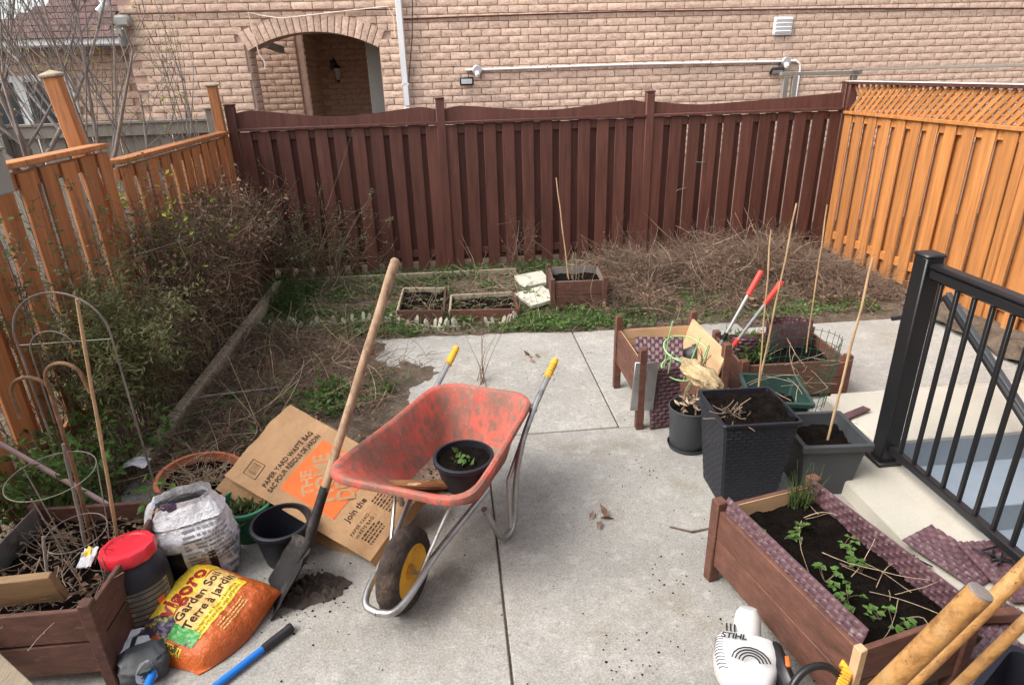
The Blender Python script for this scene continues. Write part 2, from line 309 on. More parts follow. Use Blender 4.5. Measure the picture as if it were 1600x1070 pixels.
# stairwell coping, landing and steps
cop = st(MB().box((2.34, .95, -.45), (.42, 4.5, 1.1), bev=.012).build('stair_kerb', m_curb))
st(MB().box((3.62, 3.54, .02), (2.14, .62, .161), bev=.012).build('landing', m_curb))
st(MB().box((3.72, 4.05 - .19, .04), (2.2, .02, .118), bev=.004).build('landing_edge', m_curb))
steps = st(MB().box((3.35, 2.3, -1.4), (1.6, 2.4, .1)).build('stairwell_floor', m_step))
for i in range(7):
    link('step', MB().box((3.39, 3.025 - .43 * i, -.115 - .19 * i - .1), (1.68, .45, .2), bev=.008).mesh('step', m_step), steps)
st(MB().box((3.39, 3.236, -.06), (1.68, .016, .27), bev=.003).build('stair_riser', m_step))
st(MB().box((4.29, 1.8, -.4), (.12, 2.9, 1.0), bev=.01).build('stairwell_wall', m_curb))
# garden bed soil: uneven sheet beyond the patio and along the left fence
def bedz(x, y):
    z = .012 + .03 * nz(x, y, 0, 1.7) + .02 * nz(x, y, 3, 6) + .012 * nz(x, y, 5, 19)
    if x > 1.3 and y > 5.9: z += .10 * math.exp(-((x - 2.9) / 1.3) ** 2 - ((y - 7.0) / .7) ** 2)
    return z
def edge(x): return 5.74 - .05 * (x + 2) + .05 * nz(x, 2, 1, 2.3) + .03 * nz(x, 8, 1, 9)
def bedfn(u, v):
    x = -2.55 + 7.45 * u; y0 = edge(x) if x < 4.5 else 5.3; y = y0 + (8.6 - y0) * v
    return (x, y, bedz(x, y) if v > 0 else -.03)
st(MB().grid(bedfn, 190, 80).build('garden_bed', m_soil))
st(MB().grid(lambda u, v: (-3.2 + 1.15 * u, 1.2 + 4.8 * v, .02 + .06 * nz(u * 2, v * 9, 1, 1.2) + .03 * nz(u * 3, v * 20, 1, 2)), 24, 90).build('fence_bed', m_soil))
st(MB().grid(lambda u, v: (4.42 + .42 * u, 1.5 + 4.2 * v, .05 + .06 * nz(u * 2, v * 9, 1, 2) + .05 * u), 10, 60).build('right_bed', m_soil))
# spilled soil over the back-left patio
def spill(u, v):
    x = -2.1 + 2.0 * u; y = 3.55 + 2.3 * v
    d = min(1, max(0, (.05 - .45 * (y - 3.55)) * 0 + (1 - u) * 1.9 - abs(v - .45) * .5 + .35 * nz(x, y, 1, 2.4)))
    d *= min(1, u * 30, v * 14, (1 - v) * 8)
    return (x, y, -.012 + .05 * d + .022 * d * nz(x, y, 2, 9) + .01 * d * nz(x, y, 2, 30))
st(MB().grid(spill, 110, 120).build('spilled_soil', m_soil))

# ------------------------------------------------------------------ brown back fence
FY = 7.9
f = thing('brown_fence', 'dark brown board fence with wavy top along the back of the yard', 'fence', (-.08, FY, 0))
PX = [-2.42, -.08, 2.39, 4.83]
bm_f = {}
def shared(key, fn):
    if key not in bm_f: bm_f[key] = fn()
    return bm_f[key]
fb = f.matrix_world.inverted()
def put(name, me, parent, loc, rot=None): return link(name, me, parent, TM[parent.name]['M'].inverted() @ Matrix.Translation(loc) @ (rot.to_4x4() if rot else Matrix()))
board = shared('bb', lambda: MB().box((0, 0, .86), (.143, .018, 1.74), bev=.003).mesh('board', m_brown))
boardb = shared('bb2', lambda: MB().box((0, 0, .86), (.135, .018, 1.62), bev=.003).mesh('back_board', m_brown))
for k in range(3):
    x0, x1 = PX[k] + .05, PX[k + 1] - .05; n = 10; pitch = (x1 - x0) / n
    for i in range(n + 1):
        xb = x0 + .06 + (x1 - x0 - .12) * i / n
        put('board', board, f, (xb, FY - .03 + rnd.uniform(-.002, .002), .03 + rnd.uniform(-.015, .01)), Matrix.Rotation(rnd.uniform(-.004, .004), 3, 'Y'))
        if i < n: put('back_board', boardb, f, (xb + pitch / 2 - (.022 if k == 2 else .004), FY + .028 + rnd.uniform(-.003, .003), .08), Matrix.Rotation(rnd.uniform(-.004, .004), 3, 'Y'))
    for z, h in ((1.70, .09), (.24, .09)): MB().box(((x0 + x1) / 2, FY, z), (x1 - x0, .036, h), bev=.003).build('rail', m_brown, f)
    MB().box(((x0 + x1) / 2, FY - .02, 1.775), (x1 - x0, .10, .03), bev=.004).build('cap_rail', m_brown, f)
    mb = MB(); pts = []
    for j in range(41):
        t = j / 40; x = x0 + (x1 - x0) * t; e = abs(t - .5) * 2
        z = 1.875 + .085 * (3 * e ** 2 - 2 * e ** 3) - (.035 * max(0, e - .86) / .14)
        if k == 2: z = 1.86 + .10 * (t ** 1.5) + .07 * max(0, (.28 - t) / .28) ** 1.4
        if k == 0: z += .03 * (1 - t) * (1 - t)
        pts.append((x, z))
    vs = []; fs = []
    for (x, z) in pts: vs += [(x, FY - .012, 1.791), (x, FY - .012, z), (x, FY + .012, z), (x, FY + .012, 1.791)]
    for j in range(40):
        a = j * 4; b = a + 4; fs += [(a, b, b + 1, a + 1), (a + 1, b + 1, b + 2, a + 2), (a + 2, b + 2, b + 3, a + 3)]
    fs += [(0, 1, 2, 3), (160, 163, 162, 161)]
    mb.add(vs, fs).build('wavy_top_board', m_brown, f)
for k, x in enumerate(PX):
    h = 2.03 if k < 3 else 2.06
    p = MB().box((x, FY - .01, h / 2), (.10, .10, h), bev=.006).build('post', m_brown, f)
    MB().box((x, FY - .01, h + .012), (.112, .112, .02), bev=.006).build('post_cap', m_brown, p)
MB().tube([(3.0, FY - .045, 1.22), (3.05, FY - .06, 1.21), (3.11, FY - .05, 1.215)], .005, 6).build('bent_nail', m_wire, f)
MB().tube([(2.78, FY - .045, .86), (2.79, FY - .06, .89), (2.90, FY - .055, .91)], .004, 6).build('bent_nail', m_wire, f)

# ------------------------------------------------------------------ right orange fence with lattice
RX = 4.85
f = thing('orange_fence', 'orange stained board fence topped with diagonal lattice beside the steps', 'fence', (RX, 6, 0))
bo = MB().box((0, 0, .87), (.018, .145, 1.7), bev=.003).mesh('board', m_orange)
bo2 = MB().box((0, 0, .84), (.018, .19, 1.62), bev=.003).mesh('back_board', m_orange)
y = 7.76; i = 0
while y > 2.3:
    put('board', bo, f, (RX - .03, y, .02 + rnd.uniform(-.02, .01)), Matrix.Rotation(rnd.uniform(-.005, .005), 3, 'X'))
    put('back_board', bo2, f, (RX + .028, y - .122 + (.012 if i % 3 == 1 else -.004), -.02))
    y -= .2445; i += 1
for z in (.25, 1.67): MB().box((RX, 5.05, z), (.036, 5.55, .09), bev=.003).build('rail', m_orange, f)
MB().box((RX - .01, 5.05, 1.735), (.11, 5.55, .035), bev=.004).build('lattice_rail', m_orange, f)
MB().box((RX - .01, 5.08, 2.065), (.10, 5.62, .03), bev=.004).build('cap_board', m_brown, f)
MB().box((RX, 5.08, 2.083), (.13, 5.62, .006), bev=.001).build('metal_flashing', m_white, f)
for y in (5.16, 2.5): MB().box((RX - .005, y, 1.02), (.10, .10, 2.05), bev=.006).build('post', m_orange, f)
MB().box((RX - .005, 7.80, 1.90), (.10, .05, .30), bev=.004).build('lattice_end', m_brown, f)
Lz = 2.05 - 1.752
for sgn, dx in ((1, -.016), (-1, -.004)):
    sm = MB().box((0, 0, 0), (.008, .042, Lz * 1.38), bev=.001).mesh('lattice_slat', m_orange)
    y = 7.76
    while y > 4.2:
        put('lattice_slat', sm, f, (RX + dx, y - .14, (2.05 + 1.752) / 2), Matrix.Rotation(R(45) * sgn, 3, 'X')); y -= .098 if sgn > 0 else .11

# ------------------------------------------------------------------ left orange fence
LX = -2.5
f = thing('orange_fence', 'weathered orange board fence with tall capped posts behind the shrubs', 'fence', (LX, 6, 0))
bl = MB().box((0, 0, .86), (.018, .155, 1.70), bev=.003).mesh('board', m_orangeL)
for (ya, yb, zt) in ((5.19, 7.80, 1.76), (2.35, 5.06, 1.89)):
    n = int((yb - ya) / .24); 
    for i in range(n + 1):
        yy = ya + .07 + (yb - ya - .14) * i / n
        put('board', bl, f, (LX + .03, yy, zt - 1.76 + rnd.uniform(-.01, .01)), Matrix.Rotation(rnd.uniform(-.012, .012), 3, 'X'))
        if i < n and (yy > 6.3 or i % 3 == 1): put('back_board', bl, f, (LX - .03, yy + .125, zt - 1.80))
    for z in (zt - .09, .3): MB().box((LX, (ya + yb) / 2, z), (.036, yb - ya, .09), bev=.003).build('rail', m_orangeL, f)
    MB().box((LX, (ya + yb) / 2, zt - .0), (.12, yb - ya, .035), bev=.005).build('cap_rail', m_orangeL, f)
for (y, h, lean) in ((5.12, 2.36, .045), (7.82, 2.24, .01), (2.2, 2.3, .02)):
    M_ = Matrix.Rotation(lean * -1.6, 3, 'Y') @ Matrix.Rotation(lean, 3, 'X')
    p = MB().box(M_ @ Vector((0, 0, h / 2)) + Vector((LX, y, 0)), (.095, .095, h), M_, .006).build('post', m_orangeL, f)
    q = M_ @ Vector((0, 0, h + .012)) + Vector((LX, y, 0))
    mb = MB(); mb.box(q, (.12, .12, .022), M_, .006)
    mb.add([M_ @ Vector(c) + q for c in [(-.054, -.054, .011), (.054, -.054, .011), (.054, .054, .011), (-.054, .054, .011), (0, 0, .035)]], [(0, 1, 4), (1, 2, 4), (2, 3, 4), (3, 0, 4)])
    mb.build('post_cap', m_oldwood, p)
t = thing('grey_wooden_box', 'grey painted wooden box fixed to the orange fence near a capped post', 'box', (LX + .06, 3.93, 1.78))
MB().box((LX + .09, 3.68, 1.885), (.12, .15, .22), bev=.006).build('casing', m_soffit, t); MB().box((LX + .09, 3.68, 2.003), (.14, .17, .016), bev=.005).build('lid', m_soffit, t)

# neighbour's grey fence behind the left fence
f = thing('grey_fence', 'weathered grey board fence behind the bare trees', 'fence', (-4.5, 8.25, 0))
gb = MB().box((0, 0, .92), (.138, .02, 1.70), bev=.003).mesh('board', m_grey)
for i in range(29): put('board', gb, f, (-2.72 - .15 * i, 8.25 + .02 * (i % 2), rnd.uniform(-.02, .01)))
MB().box((-4.8, 8.22, 1.80), (4.3, .04, .13), bev=.004).build('rail', m_grey, f); MB().box((-4.8, 8.25, 1.88), (4.3, .13, .03), bev=.004).build('cap_rail', m_grey, f)
for x in (-2.72, -5.1): 
    p = MB().box((x, 8.17, 1.0), (.11, .11, 2.0), bev=.006).build('post', m_grey, f); MB().box((x, 8.17, 2.01), (.14, .14, .03), bev=.008).build('post_cap', m_oldwood, p)
# weathered frame behind the corner of the brown fence
f = thing('wooden_frame', 'weathered grey timber frame standing behind the corner of the brown fence', 'frame', (4.4, 8.6, 0))
for x in (4.40, 4.52): MB().box((x, 8.6, 1.07), (.07, .05, 2.14), bev=.005).build('post', m_grey, f)
MB().beam((4.32, 8.6, 2.175), (5.42, 8.6, 2.165), .06, .045).build('cross_beam', m_grey, f)
MB().box((5.33, 8.6, 1.07), (.07, .05, 2.13), bev=.005).build('post', m_grey, f)
MB().beam((5.3, 8.55, 2.20), (5.3, 4.5, 2.24), .08, .03).build('top_board', m_grey, f)

# ------------------------------------------------------------------ brick house behind
HY = 9.5; BW, BH = .267, .0915
hs = thing('brick_house', 'tan brick house wall with an arched opening behind the brown fence', 'house', (0, HY, 0))
AX, AZ, RI, RO = -1.70, 1.025, 1.825, 2.055; TH = math.asin(.85 / RI); THO = math.asin(.95 / RO)
x0w, x1w, topz = -4.05, 11.0, 6.2
mb = MB()
def wq(a, b, c, d): mb.add([(a, HY + .012, c), (b, HY + .012, c), (b, HY + .012, d), (a, HY + .012, d)], [(0, 1, 2, 3)])
wq(x0w, AX - .85, 0, topz); wq(AX + .85, x1w, 0, topz)
arc = [(AX + RI * math.sin(t), AZ + RI * math.cos(t)) for t in np.linspace(-TH, TH, 25)]
for (a, b) in zip(arc[:-1], arc[1:]): mb.add([(a[0], HY + .012, a[1]), (b[0], HY + .012, b[1]), (b[0], HY + .012, topz), (a[0], HY + .012, topz)], [(0, 1, 2, 3)])
# soffit of the arch and jambs
for (a, b) in zip(arc[:-1], arc[1:]): mb.add([(a[0], HY + .012, a[1]), (b[0], HY + .012, b[1]), (b[0], HY + .36, b[1]), (a[0], HY + .36, a[1])], [(3, 2, 1, 0)])
for s in (-1, 1): mb.add([(AX + .85 * s, HY + .012, 0), (AX + .85 * s, HY + .36, 0), (AX + .85 * s, HY + .36, arc[0][1]), (AX + .85 * s, HY + .012, arc[0][1])], [(0, 1, 2, 3)])
mb.add([(x0w, HY + .012, 0), (x0w, HY + .36, 0), (x0w, HY + .36, topz), (x0w, HY + .012, topz)], [(0, 3, 2, 1)])
wq2 = mb.build('mortar_wall', m_mort, hs)
def brickmesh(L, Hh, seed):
    rr = random.Random(seed); g = MB(); nu, nv = 6, 3
    def fn(u, v):
        e = min(u, 1 - u, v, 1 - v); d = -.006 if e < .01 else -.009 - rr.uniform(0, .006)
        ins = .004 if e < .01 else 0
        return (-L / 2 + L * u + (rr.uniform(-.003, .003) if e < .01 else 0), d, -Hh / 2 + Hh * v + (rr.uniform(-.0025, .0025) if e < .01 else 0))
    g.grid(fn, nu, nv); b = [(-L / 2, .012, -Hh / 2), (L / 2, .012, -Hh / 2), (L / 2, .012, Hh / 2), (-L / 2, .012, Hh / 2)]
    w = nu + 1; o = len(g.v); g.add(b, [])
    bot = list(range(w)); topr = [nv * w + i for i in range(w)]; lf = [j * w for j in range(nv + 1)]; rt = [j * w + nu for j in range(nv + 1)]
    g.f += [tuple(bot[::-1] + [o, o + 1]), tuple(topr + [o + 2, o + 3]), tuple(lf + [o + 3, o]), tuple(rt[::-1] + [o + 1, o + 2])]; g.m += [0] * 4
    return g
FULL = [brickmesh(BW - .011, BH - .010, s) for s in range(8)]; HALF = [brickmesh(BW / 2 - .011, BH - .010, 50 + s) for s in range(4)]
FULLM = [g.mesh('brick', m_brick, 60) for g in FULL]; HALFM = [g.mesh('brick', m_brick, 60) for g in HALF]
cells = []
for r_ in range(12, 47):
    z = (r_ + .5) * BH; off = (r_ % 2) * BW / 2 + (0.03 if r_ % 5 == 0 else 0)
    n = int((x1w - x0w) / BW)
    for c_ in range(n):
        xa = x0w + off + c_ * BW
        def ok(x):
            dx = abs(x - AX); rr = math.hypot(x - AX, z - AZ)
            if dx < .85 and z < arc[0][1]: return False
            if math.atan2(dx, z - AZ) < THO + .02 and z > AZ + .8 and rr < RO - .01: return False
            if dx < .90 and rr < RO - .04 and z > arc[0][1] - .02: return False
            return True
        h1, h2 = ok(xa + BW * .25), ok(xa + BW * .75)
        if h1 and h2: cells.append((xa + BW / 2, z, 1))
        elif h1: cells.append((xa + BW * .25, z, 0))
        elif h2: cells.append((xa + BW * .75, z, 0))
vis = [c for c in cells if 1.86 < c[1] < 3.4 and -4.0 < c[0] < 8.6 and c[2]]
vis.sort(key=lambda c: (c[0] - .5) ** 2 + 3 * (c[1] - 2.3) ** 2); single = set(vis[:262])
jb = MB()
for i, (x, z, fl) in enumerate(cells):
    k = rnd.randrange(8 if fl else 4); flip = Matrix.Rotation(math.pi, 4, 'Y') if rnd.random() < .5 else Matrix()
    Mx = Matrix.Translation((x, HY + rnd.uniform(-.0015, .0015), z)) @ flip
    if (x, z, fl) in single: link('brick', FULLM[k], hs, TM[hs.name]['M'].inverted() @ Mx)
    else: g = (FULL if fl else HALF)[k]; jb.add([Mx @ Vector(p) for p in g.v], g.f)
kind(jb.build('brickwork', m_brick, hs, sharp=60), 'stuff')
nv_ = 21
for i in range(nv_):
    t0 = -THO + 2 * THO * i / nv_; t1 = -THO + 2 * THO * (i + 1) / nv_; tm = (t0 + t1) / 2; w = (t1 - t0)
    g = MB(); gg = .003
    def P(r, t, y): return (AX + r * math.sin(t), y, AZ + r * math.cos(t))
    nu, nvv = 2, 4
    def fn(u, v):
        e = min(u, 1 - u, v, 1 - v); d = -.008 if e < .01 else -.012 - rnd.uniform(0, .006)
        r = RI + .002 + (RO - RI - .004) * v; return P(r, t0 + gg + (w - 2 * gg) * u, HY + d)
    g.grid(fn, nu, nvv); o = len(g.v); g.add([P(RI + .002, t0 + gg, HY + .10), P(RI + .002, t1 - gg, HY + .10), P(RO - .002, t1 - gg, HY + .02), P(RO - .002, t0 + gg, HY + .02)], [])
    g.f += [(2, 1, 0, o, o + 1), tuple([12, 13, 14, o + 2, o + 3]), (0, 3, 6, 9, 12, o + 3, o), (14, 11, 8, 5, 2, o + 1, o + 2)]; g.m += [0] * 4
    g.build('voussoir', m_brick, hs, sharp=60)
# porch seen through the arch: lit pier, dark back wall, ceiling, grey door post
mb = MB(); mb.add([(-3.6, 11.31, 0), (-2.19, 11.31, 0), (-2.19, 11.31, 3.6), (-3.6, 11.31, 3.6)], [(0, 1, 2, 3)]); mb.add([(-2.19, 11.31, 0), (-2.19, 12.6, 0), (-2.19, 12.6, 3.6), (-2.19, 11.31, 3.6)], [(0, 1, 2, 3)])
mb.add([(-2.19, 12.51, 0), (-.2, 12.51, 0), (-.2, 12.51, 3.6), (-2.19, 12.51, 3.6)], [(0, 1, 2, 3)]); mb.build('porch_wall', m_mort, hs)
jb = MB()
for (xa, xb, yy) in ((-3.5, -2.2, 11.3), (-2.2, -.4, 12.5)):
    for r_ in range(17, 36):
        z = (r_ + .5) * BH; x = xa + (r_ % 2) * BW / 2
        while x + BW <= xb + .01:
            g = FULL[rnd.randrange(8)]; jb.add([Vector(p) + Vector((x + BW / 2, yy, z)) for p in g.v], g.f); x += BW
        if (xb - x) > BW * .4: g = HALF[rnd.randrange(4)]; jb.add([Vector(p) + Vector((x + BW / 4, yy, z)) for p in g.v], g.f)
Mz = Matrix.Rotation(R(90), 4, 'Z')
for r_ in range(17, 36):
    z = (r_ + .5) * BH
    for k in range(5): g = FULL[rnd.randrange(8)]; jb.add([Matrix.Translation((-2.18, 11.31 + BW * (k + .5 - (r_ % 2) * .0), z)) @ Mz @ Vector(p) for p in g.v], g.f)
    if z < arc[0][1] - .03:
        g = FULL[rnd.randrange(8)]; jb.add([Matrix.Translation((AX - .842, HY + .02 + BW * .5, z)) @ Mz @ Vector(p) for p in g.v], g.f)
kind(jb.build('porch_brickwork', m_brick, hs, sharp=60), 'stuff')
MB().box((-1.09, 11.25, 2.98), (2.2, 2.7, .06), bev=.01).build('porch_ceiling', m_soffit, hs)
MB().box((-.3, 11.25, 1.6), (.1, 2.7, 3.2), bev=.01).build('porch_side_wall', m_mort, hs)
MB().box((-1.0, 10.25, 1.5), (.20, .12, 3.0), bev=.008).build('door_post', m_soffit, hs)
MB().beam((-2.42, 10.0, 2.74), (-2.33, 10.5, 2.68), .07, .09).build('porch_beam', m_soffit, hs)
# garage wing at the left with hipped roof
mb = MB(); mb.add([(-9, 9.82, 0), (x0w, 9.82, 0), (x0w, 9.82, 2.85), (-9, 9.82, 2.85)], [(0, 1, 2, 3)]); mb.build('garage_wall', m_mort, hs)
jb = MB()
for r_ in range(15, 31):
    z = (r_ + .5) * BH; x = -7.2 + (r_ % 2) * BW / 2
    while x < x0w - BW:
        if not (-6.35 < x + BW / 2 < -4.98 and z < 2.46): g = FULL[rnd.randrange(8)]; jb.add([Vector(p) + Vector((x + BW / 2, 9.808, z)) for p in g.v], g.f)
        x += BW
kind(jb.build('garage_brickwork', m_brick, hs, sharp=60), 'stuff')
w = MB().box((-5.66, 9.80, 1.75), (1.36, .05, 1.36), bev=.006).build('window', m_white, hs)
for i in range(2): MB().box((-5.99 + .66 * i, 9.77, 1.75), (.52, .02, 1.2), bev=.003).build('pane', m_glass, w)
MB().box((-6.2, 9.42, 2.80), (4.3, .13, .11), bev=.02).build('gutter', m_white, hs)
MB().box((-6.2, 9.64, 2.74), (4.3, .32, .03), bev=.003).build('soffit', m_soffit, hs)
MB().box((-4.07, 9.55, 2.83), (.10, .34, .20), bev=.01).build('fascia_end', m_soffit, hs)
sl_ = .70; rf = MB().add([(-8, 9.36, 2.84), (-4.06, 9.36, 2.84), (-4.06, 10.74, 2.84 + 1.38 * sl_), (-3.3, 11.4, 2.84 + 2.04 * sl_)][:3] + [(-5.9, 9.36, 2.84)], [(3, 1, 2)]).build('roof', m_shing, hs)
shm = MB().box((0, 0, 0), (.30, .17, .012), bev=.002).mesh('shingle', m_shing)
ang = math.atan(sl_)
for r_ in range(13):
    yy = 9.40 + r_ * .115; zc = 2.84 + (yy - 9.36) * sl_ + .014
    left = -5.913 + (yy - 9.36) * 1.345
    x = -4.2 - (r_ % 2) * .15
    while x > left + .1:
        link('shingle', shm, rf, TM[hs.name]['M'].inverted() @ Matrix.Translation((x, yy, zc + rnd.uniform(0, .004))) @ Matrix.Rotation(ang - .06, 4, 'X')); x -= .305
mb = MB(); mb.tube([(-4.2, 9.45, 3.6), (-4.2, 9.45, 3.28), (-4.16, 9.42, 3.20), (-4.24, 9.38, 3.12)], .045, 10); mb.build('gutter_pipe', m_white, hs)
MB().box((-4.0, 9.44, 3.02), (.20, .10, .14), bev=.03).build('gutter_box', m_soffit, hs)
# things fixed to the wall
t = MB().box((0, 0, 1.62), (.075, .055, 3.3), bev=.012).build('pipe', m_white); t.location = (0, 0, 0)
bpy.data.objects.remove(t)
t = thing('downspout', 'white aluminium downspout running down the brick wall beside the arch', 'downspout', (-.54, HY - .06, 0))
MB().box((-.54, HY - .065, 3.9), (.085, .06, 4.0), bev=.012).build('pipe', m_white, t); MB().box((-.545, HY - .063, .95), (.078, .055, 1.9), bev=.012).build('lower_pipe', m_white, t)
MB().box((-.54, HY - .06, 2.18), (.098, .07, .03), bev=.004).build('coupling', m_white, t)
def jbox(x, z, label):
    t = thing('junction_box', label, 'junction box', (x, HY - .03, z), group=None)
    MB().lathe([(.062, 0), (.066, .01), (.066, .045), (.055, .055), (0, .055)], 20, M=Matrix.Translation((x, HY - .025, z)) @ Matrix.Rotation(R(90), 4, 'X')).build('cover', m_alu, t)
    MB().tube([(x, HY - .085, z - .02), (x, HY - .10, z - .06), (x, HY - .10, z - .085)], [.03, .035, .02], 12).build('sensor', m_white, t); return t
jbox(.44, 2.33, 'round metal junction box with sensor at the end of the conduit near the downspout'); jbox(4.80, 2.32, 'round metal junction box with sensor where the conduit bends down by the timber frame')
t = thing('conduit', 'long white electrical conduit pipe running along the brick wall', 'conduit', (2.6, HY - .04, 2.33))
MB().tube([(.28, HY - .035, 2.335), (.44, HY - .035, 2.333), (2.6, HY - .04, 2.345), (4.8, HY - .035, 2.325)], .016, 10).build('pipe', m_white, t)
MB().tube([(4.8, HY - .035, 2.325), (4.95, HY - .035, 2.33), (5.02, HY - .035, 2.29), (5.035, HY - .035, 2.22), (5.02, HY - .035, 1.5)], .016, 10).build('bend', m_white, t)
for x in (1.4, 2.6, 3.7): MB().box((x, HY - .035, 2.34), (.02, .05, .045), bev=.004).build('clip', m_alu, t)
for (x, z, tilt, lab) in ((.29, 2.195, .1, 'small black floodlight mounted flat on the brick near the downspout'), (4.68, 2.205, .75, 'small black floodlight tilted downward on the brick by the timber frame')):
    t = thing('floodlight', lab, 'floodlight', (x, HY - .05, z)); Mx = Matrix.Rotation(tilt, 3, 'X')
    MB().box((x, HY - .07, z), (.19, .04, .105), Mx, .008).build('housing', m_black, t); MB().box(Vector((x, HY - .07, z)) + Mx @ Vector((0, -.021, 0)), (.145, .006, .062), Mx, .002).build('lens', m_lamp, t)
    MB().tube([(x + .03, HY - .05, z + .05), (x + .02, HY - .06, z + .1), (x + .08, HY - .05, z + .13)], .006, 6).build('cable', m_black, t)
t = thing('wall_vent', 'white louvred vent cover high on the brick wall', 'vent', (4.7, HY - .03, 2.66))
MB().box((4.70, HY - .035, 2.775), (.27, .03, .23), bev=.01).build('frame', m_white, t)
for i in range(4): MB().box((4.70, HY - .056, 2.70 + .05 * i), (.23, .02, .04), Matrix.Rotation(.5, 3, 'X'), .003).build('louvre', m_white, t)
tag(MB().tube([(-.5, HY - .03, 2.97), (.5, HY - .03, 2.985), (2.5, HY - .03, 3.0), (5.5, HY - .03, 2.975), (9.5, HY - .03, 2.90)], .011, 6).build('wall_cable', m_brown), 'thin dark cable running level across the brick above the conduit', 'cable')
tag(MB().tube([(-.35, HY - .05, 3.6), (-.36, HY - .06, 3.15), (-.40, HY - .06, 2.75), (-.47, HY - .06, 2.35), (-.495, HY - .06, 2.2)], .007, 6).build('hanging_cable', m_black), 'slack black cable hanging down beside the white downspout', 'cable')
tag(MB().tube([(-4.0, HY - .03, 3.10), (-2.5, HY - .03, 3.10), (-.62, HY - .03, 3.09)], .009, 6).build('wall_cable', m_brown), 'thin dark cable fixed along the brick above the arch', 'cable')
tag(MB().tube([(-2.36, HY - .05, 2.42), (-2.34, HY - .05, 2.50), (-2.40, HY - .05, 2.60), (-2.43, HY - .05, 2.85), (-2.45, HY - .05, 3.09), (-2.3, HY - .05, 3.05), (-2.05, HY - .05, 3.01), (-1.7, HY - .05, 3.04), (-1.1, HY - .05, 3.09), (-.68, HY - .05, 3.12), (-.62, HY - .05, 3.0), (-.62, HY - .05, 2.75)], .0075, 6).build('twine', m_twine), 'loose white twine looped over the brick arch', 'twine')
t = thing('wall_lantern', 'black wall lantern on the dark porch wall inside the arch', 'lantern', (-1.9, 12.4, 2.3))
MB().box((-1.93, 12.46, 2.49), (.11, .03, .16), bev=.01).build('back_plate', m_black, t); MB().tube([(-1.93, 12.44, 2.54), (-1.90, 12.35, 2.59), (-1.86, 12.31, 2.51)], .012, 8).build('arm', m_black, t)
MB().lathe([(0.0, .17), (.075, .10), (.078, .09), (.045, .085)], 6, M=Matrix.Translation((-1.86, 12.31, 2.35))).build('hood', m_black, t)
MB().lathe([(.03, -.1), (.066, .085)], 6, M=Matrix.Translation((-1.86, 12.31, 2.35))).build('glass', m_lamp, t); MB().lathe([(0, -.15), (.03, -.12), (.035, -.1), (.0, -.095)], 6, M=Matrix.Translation((-1.86, 12.31, 2.35))).build('finial', m_black, t)
# the photographer's own house behind the camera
t = tag(MB().box((1.0, -1.1, 2.1), (14, .3, 4.2), bev=.02).build('own_house_wall', m_brick), 'brick house wall at the near end of the yard', 'house')

# ------------------------------------------------------------------ black stair railing
KX = 2.46; KZ = .10
t = thing('stair_railing', 'black metal railing with square balusters on the concrete kerb', 'railing', (KX, 3.05, KZ))
p = MB().box((KX, 3.03, KZ + .63), (.10, .10, 1.25), bev=.006).build('post', m_black, t)
MB().box((KX, 3.03, KZ + 1.262), (.112, .112, .022), bev=.008).build('post_cap', m_black, p); MB().box((KX, 3.03, KZ + .014), (.15, .15, .026), bev=.006).build('base_plate', m_black, p)
MB().box((KX, 1.99, KZ + 1.175), (.06, 1.98, .06), bev=.012).build('top_rail', m_black, t); MB().box((KX, 1.99, KZ + 1.215), (.075, 1.98, .03), bev=.012).build('rail_cap', m_black, t)
MB().box((KX, 1.99, KZ + .11), (.045, 1.98, .045), bev=.006).build('bottom_rail', m_black, t)
bal = MB().box((0, 0, 0), (.02, .02, 1.02), bev=.002).mesh('baluster', m_black)
for i in range(17): put('baluster', bal, t, (KX, 2.905 - .112 * i, KZ + .64))
p = MB().box((KX, .95, KZ + .63), (.10, .10, 1.25), bev=.006).build('post', m_black, t)
HX = 3.35
t = thing('sloping_handrail', 'black grooved handrail sloping down over the blue grey steps', 'handrail', (HX, 2.4, -.8))
a = Vector((HX, 3.90, .79)); b = Vector((HX, 1.6, -.60)); nrm = Vector((0, -.55, 1)).normalized()
MB().beam(a, b, .06, .05, bev=.014).build('rail', m_black, t); MB().beam(a + nrm * .034, b + nrm * .034, .045, .02, bev=.008).build('rail_cap', m_gryplas, t)
MB().tube([a + Vector((-.02, .0, -.02)), Vector((HX - .03, 4.0, .62)), Vector((HX - .28, 4.0, .6))], .016, 8).build('return_bracket', m_black, t)
MB().box((HX, 1.9, -.9), (.05, .05, 1.0), bev=.004).build('post', m_black, t)

